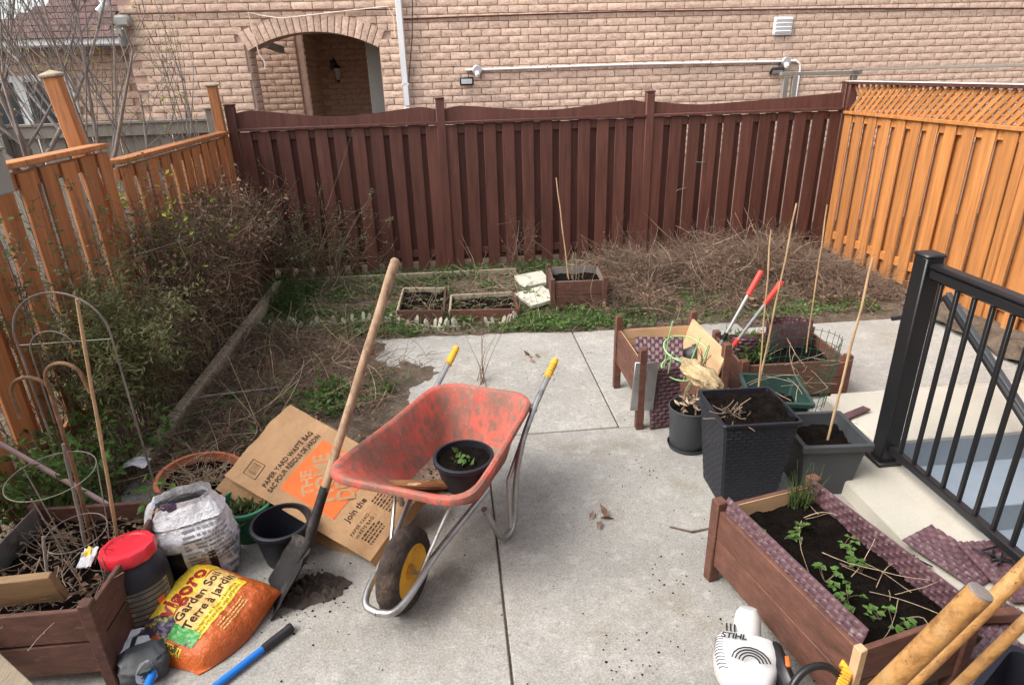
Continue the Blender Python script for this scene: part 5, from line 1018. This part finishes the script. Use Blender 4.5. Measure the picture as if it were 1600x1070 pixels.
t = thing('yellow_clamp', 'yellow plastic clamp behind the black loop handle', 'clamp', (1.29, 1.53, 0)); ME = Euler((.2, -.3, .75)).to_matrix()
MB().box(Vector((1.285, 1.52, .285)), (.12, .035, .03), ME, .006).build('jaw', m_yel, t); MB().box(Vector((1.31, 1.55, .30)), (.04, .05, .04), ME, .006).build('tip', m_yel, t)
for k in range(6): MB().box(Vector((1.265, 1.505, .285)) + ME @ Vector((-.03 + .012 * k, 0, .016)), (.004, .034, .006), ME, .001).build('rib', m_yel, t)
MB().tube([(1.26, 1.50, .27), (1.24, 1.46, .0)], .012, 8).build('stem', m_black, t)

# ------------------------------------------------------------------ tool handles in the foreground
def toolhandle(label, a, b, r, m, capm=None, ext=None):
    a = Vector(a); b = Vector(b); d_ = (b - a).normalized(); k = -b.z / d_.z + 0 if d_.z < 0 else .5; g = b + d_ * max(0, (b.z - .03) / -d_.z)
    t = thing('tool_handle', label, 'tool', g); n = 16; P = [a.lerp(g, i / n) + Vector((.003 * nz(i * .5, a.x, 1, 1), .003 * nz(i * .5, a.y, 1, 1), 0)) for i in range(n + 1)]
    MB().tube(P, [r * (1.0 + .06 * nz(i * .9, a.x * 9, 1, 1)) for i in range(n + 1)], 18).build('handle', m, t)
    if capm: MB().tube([a - d_ * .004, a - d_ * .003, a + d_ * .001], [r * .7, r * .97, r], 18).build('end', capm, t)
    MB().box(g + Vector((0, 0, .0)), (.16, .05, .02), bev=.004).build('head', m_iron, t); return t
toolhandle('thick honey coloured wooden handle with a grey sawn end', (0.5622, 0.5017, 1.7460), (0.5004, 0.5244, 1.5816), .0135, m_honey, m_bark)
toolhandle('long yellow wooden handle behind the thick sawn handle', (0.9176, 0.7125, 1.6465), (0.7023, 0.6879, 1.3655), .0125, m_honey)
toolhandle('thin stained wooden handle over the purple tiles', (0.9417, 0.6980, 1.5657), (0.8117, 0.7090, 1.3087), .0092, m_honey)
t = thing('black_tub', 'black plastic tub at the foot of the purple tiles', 'tub', (1.80, 1.22, 0)); mb = MB(); Mt = Matrix.Translation((1.86, 1.30, 0)) @ Matrix.Rotation(R(30), 4, 'Z')
def rl(w, l, z): return [Mt @ Vector((x_, y_, z)) for x_, y_ in rloop([(-w / 2, -l / 2), (w / 2, -l / 2), (w / 2, l / 2), (-w / 2, l / 2)], .05, z)]
mb.loft([rl(.40, .30, 0), rl(.46, .36, .26), rl(.50, .40, .262), rl(.50, .40, .28), rl(.455, .355, .28), rl(.39, .29, .02)], 0, True, True); mb.build('shell', m_blkplas, t)

# ================================================================== GARDEN BED
t = thing('timber_edging', 'long weathered timber edging between the left shrubs and the patio', 'edging', (-2.03, 5.2, 0))
for (ya, yb, dz) in ((3.62, 5.40, .0), (5.41, 7.25, .01)): MB().beam((-2.05, ya, .075 + dz), (-2.04, yb, .09 + dz), .085, .15, bev=.012).build('timber', m_oldwood, t)
tag(MB().beam((-2.02, 7.58, .055), (.72, 7.53, .05), .035, .07, bev=.005).build('edging_board', m_oldwood), 'grey edging board along the foot of the brown fence', 'edging')
t, Mb = planter('planter_box', 'square brown planter box with a thin stake in the garden bed', 1.24, 6.40, R(-4), .56, .56, .36, .03, .33, m_plank, soil=.24, ps=.05, inner=m_grey)
MB().tube([(1.24 + .10 * math.cos(6.2832 * k / 28), 6.42 + .10 * math.sin(6.2832 * k / 28), .44) for k in range(28)], .003, 5, closed=True).build('wire_hoop', m_bark, t)
x = NP(); n = 8; p0 = np.array([1.24, 6.42, .25]) + rng.normal(size=(n, 3)) * (.05, .05, 0); x.add(tubes(curly(p0, np.stack([rng.normal(size=n) * .2, rng.normal(size=n) * .2, np.ones(n)], 1), U(n, .15, .38), 6, .3), .004)); x.build('dead_stems', m_straw, t)
stake('thin bamboo stake leaning left out of the square planter box', (1.17, 6.42, .25), (1.055, 6.55, 1.30), .007)
def lowbox(label, cs, z, m):
    t = thing('low_planter', label, 'planter', (sum(c[0] for c in cs) / 4, sum(c[1] for c in cs) / 4, 0))
    for i in range(4): MB().beam((*cs[i], z / 2), (*cs[(i + 1) % 4], z / 2), .022, z + .03 * (i == 0), bev=.003).build('board', m if i < 2 else m_oldwood, t)
    cx = np.array(cs); mb = MB()
    def fq(u, v): a = Vector((*cs[0], 0)).lerp(Vector((*cs[1], 0)), u); b = Vector((*cs[3], 0)).lerp(Vector((*cs[2], 0)), u); p = a.lerp(b, v); return Vector((p.x, p.y, z - .05 + .02 * nz(p.x, p.y, 1, 9)))
    mb.grid(fq, 14, 14); mb.build('soil', m_pot, t)
    n = 90; x = NP(); p0 = np.array([fq(rnd.random(), rnd.random()) for _ in range(n)]); x.add(tubes(curly(p0 + (0, 0, .01), rng.normal(size=(n, 3)) * (1, 1, .35), U(n, .08, .3), 5, .9), .003)); x.build('dead_twigs', m_twig, t)
    x = NP(); x.add(leaves(p0[:60] + (0, 0, .02), U(60, .03, .07), .4, .5)); x.build('weeds', m_leafd, t); return t
lowbox('low weathered planter frame filled with dead twigs in the garden bed', [(-.62, 6.03), (-.16, 5.95), (-.14, 6.72), (-.60, 6.80)], .15, m_plank)
lowbox('low brown planter frame with weeds next to the pale pavers', [(-.10, 6.0), (.58, 5.93), (.58, 6.5), (-.08, 6.52)], .13, m_plankout)
for i, (cs, lab) in enumerate((((.86, 7.05), 'pale paver slab lying behind its twin beside the square planter box'), ((.83, 6.42), 'pale paver slab tilted against the square planter box'))):
    tag(MB().box((*cs, .075 + .01 * i), (.34, .42, .045), Euler((.02, -.10, .12 + .22 * i)).to_matrix(), .006).build('paver', m_slab), lab, 'paver')
# little white picket edging
t = thing('picket_edging', 'low wavy row of dirty white plastic pickets in the weeds', 'edging', (-.7, 6.2, 0))
pk = MB().add([(-.016, -.005, 0), (.016, -.005, 0), (.016, -.005, .13), (0, -.005, .15), (-.016, -.005, .13), (-.016, .005, 0), (.016, .005, 0), (.016, .005, .13), (0, .005, .15), (-.016, .005, .13)], [(0, 1, 2, 3, 4), (9, 8, 7, 6, 5), (1, 6, 7, 2), (2, 7, 8, 3), (3, 8, 9, 4), (4, 9, 5, 0)]).mesh('picket', m_picket)
def pickets(path):
    P = [Vector(p) for p in path]
    for a, b in zip(P[:-1], P[1:]):
        n = max(1, int((b - a).length / .045)); ang_ = math.atan2(b.y - a.y, b.x - a.x)
        for k in range(n): q = a.lerp(b, (k + .5) / n); put('picket', pk, t, (q.x, q.y, -.012 + rnd.uniform(-.045, .02)), Euler((rnd.uniform(-.4, .4), rnd.uniform(-.35, .35), ang_)).to_matrix())
        MB().beam((a.x, a.y, .05), (b.x, b.y, .05), .006, .012, bev=.001).build('strip', m_picket, t)
pickets([(-1.98, 6.05), (-1.72, 6.12), (-1.60, 6.02), (-1.2, 6.06), (-.9, 6.10), (-.66, 6.0), (-.50, 5.93), (-.2, 5.80), (.0, 5.78)]); pickets([(.25, 5.84), (.42, 5.80), (.60, 5.90)])
for (x_, y_, s_, lab) in ((-1.50, 4.78, .075, 'rounded tan stone lying on the spilled soil by the timber edging'), (.02, 6.72, .05, 'small white stone in the soil behind the low planter frame'), (1.62, 5.62, .035, 'small pale stone at the edge of the concrete by the weeds')):
    mb = MB(); mb.grid(lambda u, v: Vector((x_, y_, s_ * .35)) + Vector((math.sin(math.pi * v) * math.cos(6.2832 * u), math.sin(math.pi * v) * math.sin(6.2832 * u) * .8, math.cos(math.pi * v) * .6)) * s_ * (1 + .3 * nz(math.cos(6.28 * u), math.sin(6.28 * u), v * 3 + x_, 1.3)), 16, 10, cu=True); tag(mb.build('stone', m_stone), lab, 'stone')

# ------------------------------------------------------------------ weeds, grass, debris (uncountable)
def inbed(n, x0, x1, y0, y1, dens=None):
    out = []
    while len(out) < n:
        x_, y_ = rnd.uniform(x0, x1), rnd.uniform(y0, y1)
        if y_ < edge(x_) + .02 and x_ > -2.0: continue
        if -.62 < x_ < .6 and 5.98 < y_ < 6.75 and rnd.random() < .75: continue
        if .93 < x_ < 1.55 and 6.08 < y_ < 6.72: continue
        d = .5 + .9 * nz(x_, y_, 4, 1.5)
        if dens: d = dens(x_, y_, d)
        if rnd.random() < d: out.append((x_, y_, bedz(x_, y_)))
    return np.array(out)
wd = lambda x_, y_, d: max(0.02, (.35 if x_ < -.4 and y_ < 6.45 else 0) + d * (1.2 if y_ < 6.35 else .42) * (1.0 if x_ < 1.6 else .35) + (.6 if x_ < -1.6 and y_ > 6.2 else 0) - (.25 if 6.5 < y_ < 7.4 else 0))
x = NP(); p = inbed(5200, -2.3, 4.2, 5.55, 7.85, wd); n = len(p)
d = np.stack([rng.normal(size=n) * .55, rng.normal(size=n) * .55, np.ones(n)], 1); x.add(tubes(curly(p, d, U(n, .04, .15), 4, .5, .3), .0028 * np.array([1, .9, .7, .2]), 3), 0)
p = inbed(8000, -2.3, 4.2, 5.55, 7.85, wd); n = len(p); p[:, 2] += U(n, .005, .06); x.add(leaves(p, U(n, .02, .055), .55, .6), 1); 
pp = p[::3].copy(); x.add(leaves(pp, U(len(pp), .02, .05), .5, .5), 2)
kind(x.build('bed_weeds', [m_grass, m_leaf, m_leafd]), 'stuff')
x = NP(); cl = inbed(46, -1.9, 3.4, 5.85, 7.7, lambda x_, y_, d: .9); n = 3900; c = cl[rng.integers(0, 46, n)] + rng.normal(size=(n, 3)) * (.10, .09, 0); c[:, 2] = .04 + U(n, 0, .07)
x.add(leaves(c, U(n, .025, .07), .5, .45), 0); c2 = c[:1500].copy(); c2[:, 2] = .02; x.add(tubes(curly(c2, np.stack([rng.normal(size=1500) * .5, rng.normal(size=1500) * .5, np.ones(1500)], 1), U(1500, .06, .2), 5, .5, .4), .003 * np.array([1, .9, .8, .6, .2])), 1)
p = inbed(420, -2.0, 1.7, 5.75, 7.7, lambda x_, y_, d: .8); x.add(tubes(curly(p + (0, 0, .03), rng.normal(size=(420, 3)) * (1, 1, .35) + (0, 0, .15), U(420, .15, .6), 8, .9, .5), .0032 * np.linspace(1, .5, 8)), 2)
kind(x.build('mixed_weeds', [m_leafd, m_grass, m_straw]), 'stuff')
# tall grass tuft at the left end of the bed
x = NP(); n = 500; p = np.stack([U(n, -2.08, -1.75), U(n, 6.5, 7.3), np.full(n, .02)], 1); d = np.stack([rng.normal(size=n) * .4 + .25, rng.normal(size=n) * .4, np.ones(n)], 1); x.add(tubes(curly(p, d, U(n, .12, .34), 5, .4, .6), .003 * np.array([1, 1, .8, .6, .2]), 3)); kind(x.build('tall_grass', m_grass), 'stuff')
x = NP(); n = 700; p = np.stack([U(n, -2.0, 4.6), 7.62 + U(n, 0, .22), np.full(n, .02)], 1); d = np.stack([rng.normal(size=n) * .4, rng.normal(size=n) * .4, np.ones(n)], 1); x.add(tubes(curly(p, d, U(n, .05, .18), 4, .4, .6), .003 * np.array([1, .9, .6, .2]), 3)); kind(x.build('fence_foot_grass', m_grass), 'stuff')
# dead leaf litter and small twigs on the bed
x = NP(); p = inbed(7000, -2.3, 4.75, 5.5, 7.85, lambda x_, y_, d: .6); n = len(p); x.add(leaves(p + (0, 0, .012), U(n, .015, .045), .75, .6), 0)
p = inbed(2600, -2.3, 4.75, 5.5, 7.85, lambda x_, y_, d: .6); n = len(p); x.add(tubes(curly(p + (0, 0, .02), rng.normal(size=(n, 3)) * (1, 1, .25), U(n, .08, .3), 5, .7, .1), .0025 * np.linspace(1, .4, 5)), 1); kind(x.build('leaf_litter', [m_dead, m_twig]), 'stuff')
# brush pile of dead vines at the right of the bed
def pile_h(x_, y_): return max(0, .34 * math.exp(-((x_ - 2.85) / 1.45) ** 4 - ((y_ - 6.75) / .88) ** 4) * (.62 + .95 * nz(x_, y_, 1, 1.9)) + .10 * math.exp(-((x_ - 4.1) / .6) ** 2 - ((y_ - 6.3) / .7) ** 2))
x = NP(); p = []; 
while len(p) < 8500:
    x_, y_ = rnd.uniform(1.35, 4.7), rnd.uniform(5.75, 7.85); h = pile_h(x_, y_)
    if rnd.random() < h / .34 + .05: p.append((x_, y_, bedz(x_, y_) + h * rnd.random() ** .55))
p = np.array(p); n = len(p); d = rng.normal(size=(n, 3)) * (1, .8, .42); x.add(tubes(curly(p, d, U(n, .08, .42), 6, 1.3, .35), (.0014 + .0032 * rng.random(n) ** 2.2)[:, None] * np.linspace(1, .45, 6)), 0); 
pl = p[:4200] + rng.normal(size=(4200, 3)) * .03; x.add(leaves(pl, U(4200, .02, .065), .3, .55), 2)
p2 = p[4200:6200]; x.add(tubes(curly(p2 + (0, 0, .03), rng.normal(size=(2000, 3)) * (1, .8, .4), U(2000, .1, .55), 7, 1.2, .3), .0022 * np.linspace(1, .5, 7)), 1)
q4 = p[7000:7160]; x.add(tubes(curly(q4, rng.normal(size=(160, 3)) * (1, .8, .5), U(160, .25, .8), 9, .8, .3), .0052 * np.linspace(1, .5, 9), 5), 1)
p3 = p[6200:6260]; x.add(tubes(curly(p3 + (0, 0, .06), rng.normal(size=(60, 3)) * (1, .6, .5) + (0, 0, .4), U(60, .3, .8), 9, .9, .5), .0034 * np.linspace(1, .5, 9)), 3)
kind(x.build('brush_pile', [m_twigd, m_twig, m_dead, m_straw]), 'stuff')
# twigs and vines dumped over the spilled soil
x = NP(); p = []
while len(p) < 3200:
    x_, y_ = rnd.uniform(-2.02, .0), rnd.uniform(3.5, 5.85); u = (x_ + 2.1) / 2.0; v = (y_ - 3.55) / 2.3
    w_ = (1 - u) * 1.9 - abs(v - .45) * .5 - .25 + .4 * nz(x_, y_, 1, 1.8)
    if rnd.random() < w_: p.append((x_, y_, .03 + rnd.random() * .10 * max(0, min(1, w_))))
p = np.array(p); n = len(p); x.add(tubes(curly(p, rng.normal(size=(n, 3)) * (1, 1, .28), U(n, .06, .42), 6, 1.0, .3), U(n, .0012, .0036)[:, None] * np.linspace(1, .5, 6)), 0)
q = p[:900]; x.add(tubes(curly(q + (0, 0, .02), rng.normal(size=(900, 3)) * (1, 1, .3), U(900, .1, .5), 7, 1.0, .3), .0023 * np.linspace(1, .5, 7)), 1)
q = p[900:2300]; x.add(leaves(q, U(1400, .02, .05), .6, .6), 2); cl = p[rng.integers(0, len(p), 45)]; q = cl[rng.integers(0, 45, 1300)] + rng.normal(size=(1300, 3)) * (.07, .07, .015); x.add(leaves(q, U(1300, .02, .055), .5, .5), 3)
q = p[1500:1620]; x.add(tubes(curly(q + (0, 0, .03), rng.normal(size=(120, 3)) * (1, 1, .4) + (0, 0, .35), U(120, .2, .7), 9, 1.1, .8), .003 * np.linspace(1, .6, 9)), 4)
kind(x.build('twig_debris', [m_twigd, m_twig, m_dead, m_leaf, m_straw]), 'stuff')
tag(MB().tube([(-2.16, 4.33, .13), (-1.9, 4.42, .15), (-1.6, 4.48, .14), (-1.35, 4.56, .12)], [.011, .010, .008, .005], 8).build('cut_branch', m_bark), 'pale cut branch lying across the timber edging', 'branch')
# leafy weed clump on the debris
t = thing('weed_clump', 'bushy green weed clump growing on the spilled soil behind the paper bag', 'weed', (-1.08, 4.38, .02)); x = NP(); n = 90; p0 = np.array([-1.08, 4.38, .03]) + rng.normal(size=(n, 3)) * (.07, .08, 0)
P = curly(p0, np.stack([rng.normal(size=n), rng.normal(size=n), U(n, .3, 1.2)], 1), U(n, .10, .26), 7, .5, .4); x.add(tubes(P, .0022), 1)
for k in (2, 3, 4, 5, 6): x.add(leaves(np.repeat(P[:, k], 2, 0), U(2 * n, .025, .055), .4, .55), 0)
x.build('foliage', [m_leaf, m_leafd], t)
for i, (cx, cy, m_, s_, lab) in enumerate(((-.62, 4.55, 22, .14, 'small grassy weed growing on the spilled soil behind the wheelbarrow tray'), (-1.72, 5.35, 30, .14, 'low leafy weed by the middle of the timber edging'), (-1.50, 3.88, 26, .12, 'sparse weed on the spilled soil behind the terracotta bowl'), (.35, 7.02, 20, .12, 'pale broad leafed weed in the bed behind the low planter frames'))):
    x = NP(); p0 = np.array([cx, cy, .03]) + rng.normal(size=(m_, 3)) * (.06, .06, 0); P = curly(p0, np.stack([rng.normal(size=m_), rng.normal(size=m_), np.ones(m_)], 1), U(m_, .06, s_), 5, .5, .4); x.add(tubes(P, .0018), 1)
    for k in (2, 3, 4): x.add(leaves(P[:, k], U(m_, .03, .06), .4, .5), 0)
    t = thing('weed', lab, 'weed', (cx, cy, 0)); x.build('foliage', [m_leaf, m_leafd], t)

# ------------------------------------------------------------------ shrubs along the left fence
def shrub(name, label, base, stems, H, spread, twigs, leafn, mats, leafsize=.03, twig_len=(.1, .3), up=1.0, r0=.007, leaf_m=1, zlo=.2, curl=.5, seed=0, lean=(0, 0), flat=.2, tw_m=0, asp=.5):
    (x0, x1, y0, y1) = base; t = thing(name, label, 'shrub', ((x0 + x1) / 2, (y0 + y1) / 2, 0)); x = NP(); K = 9
    p0 = np.stack([U(stems, x0, x1), U(stems, y0, y1), np.full(stems, .02)], 1); d = np.stack([rng.normal(size=stems) * spread + lean[0], rng.normal(size=stems) * spread + lean[1], np.full(stems, up)], 1)
    P = curly(p0, d, U(stems, .65, 1.08) * H, K, curl); x.add(tubes(P, (r0 * rng.uniform(.5, 1.1, stems))[:, None] * np.linspace(1, .3, K), 4)); x.build('stems', mats[0], t)
    if twigs:
        x = NP(); i = rng.integers(0, stems, twigs); f_ = rng.uniform(zlo, 1, twigs) * (K - 1.001); k = f_.astype(int); fr_ = (f_ - k)[:, None]; q = P[i, k] * (1 - fr_) + P[i, k + 1] * fr_
        Q = curly(q, rng.normal(size=(twigs, 3)) * (1, 1, .7) + (0, 0, .3), U(twigs, *twig_len), 6, .8, .25); x.add(tubes(Q, .0019 * rng.uniform(.6, 1.6, twigs)[:, None] * np.linspace(1, .4, 6)), tw_m); x.build('twigs', mats[0] if tw_m == 0 else mats, t)
    else: Q = P
    if leafn:
        x = NP(); i = rng.integers(0, len(Q), leafn); k = rng.integers(1, Q.shape[1], leafn); q = Q[i, k] + rng.normal(size=(leafn, 3)) * .015; x.add(leaves(q, rng.uniform(.6, 1.3, leafn) * leafsize, flat, asp)); x.build('foliage', mats[leaf_m], t)
    return t, P, Q
m_jun = mat('juniper_green', (.21, .24, .10), .7, .4, 4, 0, rand=.1, trans=.4, fine=(20, .35))
shrub('brown_hedge', 'dense leggy brown hedge of dead stems against the left fence', (-2.42, -2.1, 4.95, 6.9), 380, 1.42, .09, 3600, 5200, [m_twigd, m_dead], .042, (.08, .26), zlo=.45, curl=.35, r0=.0068)
x = NP(); n = 1300; cl = np.stack([U(70, -2.4, -2.02), U(70, 4.9, 6.8), U(70, .4, 1.3)], 1); p = cl[rng.integers(0, 70, n)] + rng.normal(size=(n, 3)) * .06; x.add(leaves(p, U(n, .025, .05), .2, .5)); o = x.build('sparse_green_leaves', m_leafd, bpy.data.objects['brown_hedge'])
x = NP(); n = 200; p0 = np.stack([U(n, -2.2, -2.0), U(n, 4.9, 6.9), U(n, .15, 1.15)], 1); x.add(tubes(curly(p0, rng.normal(size=(n, 3)) * (.4, 1, 1), U(n, .15, .5), 8, 1.2, .8), .0026)); x.build('pale_vines', m_straw, bpy.data.objects['brown_hedge'])
shrub('leggy_shrub', 'tangle of thin brown stems in front of the left fence beside the green shrub', (-2.42, -2.12, 4.35, 5.1), 130, .92, .15, 1500, 1400, [m_twigd, m_leafd], .026, (.08, .3), zlo=.25, curl=.4, r0=.0045)
shrub('juniper_bush', 'feathery green evergreen bush in front of the left fence', (-2.34, -2.1, 3.75, 4.35), 40, 1.15, .14, 800, 8500, [m_twigd, m_jun], .046, (.10, .24), zlo=.35, curl=.35, asp=.2, flat=.1)
shrub('green_weeds', 'low green leafy growth between the left fence and the planter with dead stems', (-2.42, -2.04, 2.85, 3.7), 60, .58, .22, 500, 2200, [m_twigd, m_leaf], .050, (.08, .22), zlo=.2, curl=.45)
shrub('climbing_stems', 'thorny stems with small green leaves climbing the left fence near the grey box', (-2.42, -2.34, 3.5, 4.9), 26, 1.75, .07, 520, 1900, [m_twigd, m_leafd], .030, (.05, .18), zlo=.35, curl=.22, r0=.006)
shrub('young_shrub', 'spindly shrub with fresh yellow green leaves above the brown hedge', (-2.36, -2.16, 5.3, 5.9), 20, 1.65, .12, 420, 260, [m_twigd, m_leafy], .06, (.08, .28), zlo=.45, curl=.3)
shrub('low_weeds', 'green weeds at the foot of the brown hedge along the timber edging', (-2.25, -2.12, 4.2, 6.9), 70, .28, .2, 500, 1000, [m_twigd, m_leafd], .03, (.05, .16), zlo=.2)
shrub('bare_bush', 'airy leafless bush in front of the brown fence', (-1.85, -1.40, 7.35, 7.62), 42, 1.28, .42, 620, 2200, [m_twig, m_leafd], .028, (.1, .42), zlo=.3, curl=.55, r0=.0065)
x = NP(); x.add(tubes(curly(np.array([[-1.45, 7.5, .9]]), np.array([[.42, .05, .85]]), [.95], 10, .12), .004 * np.linspace(1, .3, 10))); x.build('long_shoot', m_twig, bpy.data.objects['bare_bush'])
shrub('bare_sapling', 'small bare sapling with curving branches in front of the brown fence', (.62, .74, 7.5, 7.6), 4, .85, .25, 40, 30, [m_twig, m_dead], .02, (.2, .5), zlo=.15, curl=.5, r0=.006)
# dead bracken at the corner behind the brush pile
shrub('dead_vines', 'dead vine stems rising from the brush pile against the brown fence', (1.8, 4.4, 7.3, 7.8), 60, .45, .5, 500, 300, [m_twig, m_dead], .025, (.1, .35), zlo=.1, curl=.9, r0=.004)

# ------------------------------------------------------------------ bare trees behind the left fence
def baretree(label, x_, y_, H, n1, n2, n3, lean=0.0, name='bare_tree', sp=.30):
    t = thing(name, label, 'tree', (x_, y_, 0)); x = NP()
    clip_ = lambda P: (P.__setitem__((..., 0), np.minimum(P[..., 0], -2.66 + .02 * np.sin(P[..., 2] * 3))), P)[1]
    T = curly(np.array([[x_, y_, 0.]]), np.array([[lean, 0, 1.]]), [H * .42], 8, .1); x.add(tubes(T, .05 * np.linspace(1, .75, 8), 8)); x.build('trunk', m_bark, t)
    x = NP(); k = rng.integers(4, 8, n1); q = T[0, k]; d = np.stack([rng.normal(size=n1) * sp * 1.3, rng.normal(size=n1) * sp * .7, np.full(n1, .55)], 1); Lm = curly(q, d, U(n1, .35, .60) * H, 9, .25, -.9); clip_(Lm); x.add(tubes(Lm, .022 * rng.uniform(.6, 1.1, n1)[:, None] * np.linspace(1, .3, 9), 6)); x.build('limbs', m_bark, t)
    x = NP(); i = rng.integers(0, n1, n2); k = rng.integers(1, 8, n2); q = Lm[i, k]; B2 = curly(q, np.stack([rng.normal(size=n2) * .28, rng.normal(size=n2) * .25, np.full(n2, 1.)], 1), U(n2, .25, .55) * H, 8, .35, -.3); clip_(B2); x.add(tubes(B2, .0075 * rng.uniform(.5, 1.2, n2)[:, None] * np.linspace(1, .35, 8), 4))
    i = rng.integers(0, n2, n3); k = rng.integers(1, 7, n3); q = B2[i, k]; B3 = curly(q, np.stack([rng.normal(size=n3) * .6, rng.normal(size=n3) * .5, np.full(n3, .8)], 1), U(n3, .10, .35) * H, 7, .35, -.2); clip_(B3); x.add(tubes(B3, .0042 * rng.uniform(.6, 1.2, n3)[:, None] * np.linspace(1, .5, 7), 3)); x.build('branches', m_bark, t)
    x = NP(); i = rng.integers(0, n3, 220); k = rng.integers(2, 7, 220); x.add(leaves(B3[i, k], U(220, .02, .045), .2, .5)); x.build('buds', m_leafy, t)
baretree('bare upright branched tree behind the near capped post', -3.95, 6.6, 4.2, 7, 42, 150); baretree('bare tree with forked grey trunk behind the far stretch of left fence', -3.4, 6.9, 3.9, 7, 38, 130, .0)
baretree('bare tree standing close to the grey fence at the garage corner', -4.7, 7.2, 4.2, 6, 34, 120); baretree('thin bare sapling with dark berries beside the corner of the orange fence', -3.15, 7.1, 2.7, 5, 16, 50, .0, 'bare_sapling')
shrub('overgrown_shrub', 'overgrown twiggy shrub behind the gaps of the left fence', (-3.6, -2.75, 3.0, 7.6), 260, 1.5, .25, 2600, 2600, [m_twig, m_leafd], .035, (.15, .4), zlo=.1, curl=.5)
# soil crumbs and grit spread over the patio
for (cx_, cy_, n_c) in ((.62, 1.88, 70), (.95, 2.3, 30), (1.0, 3.3, 30), (.7, 4.7, 60)):
    crumbs(n_c, lambda: (cx_ + rnd.gauss(0, .10), cy_ + rnd.gauss(0, .10), .002), .0065, m_pot, 'soil_scatter')['kind'] = 'stuff'
crumbs(480, lambda: (rnd.uniform(-1.0, 2.1), 1.4 + 3.9 * rnd.random(), .002), .0055, m_pot, 'soil_crumbs')['kind'] = 'stuff'
crumbs(260, lambda: (-.85 + rnd.gauss(0, .16), 2.45 + rnd.gauss(0, .14), .003), .007, m_pot, 'spilled_crumbs')['kind'] = 'stuff'
crumbs(300, lambda: (1.75 + rnd.gauss(0, .5), 2.0 + rnd.gauss(0, .7), .003), .006, m_pot, 'planter_crumbs')['kind'] = 'stuff'
for i, (x_, y_, lab) in enumerate(((.68, 2.86, 'curled grey dead leaf on the concrete beside the wheelbarrow leg'), (.62, 5.05, 'reddish dead leaf on the concrete near the garden bed'))):
    x = NP(); x.add(leaves(np.array([[x_, y_, .01]] * 5) + rng.normal(size=(5, 3)) * (.03, .03, .004), U(5, .05, .10), .6, .4)); tag(x.build('dead_leaf', m_dead), lab, 'leaf')
tag(MB().tube([(1.06, 2.72, .006), (1.16, 2.66, .01), (1.27, 2.68, .006)], .005, 6).build('dropped_twig', m_twigd), 'short brown twig on the concrete beside the tall black planter', 'twig')
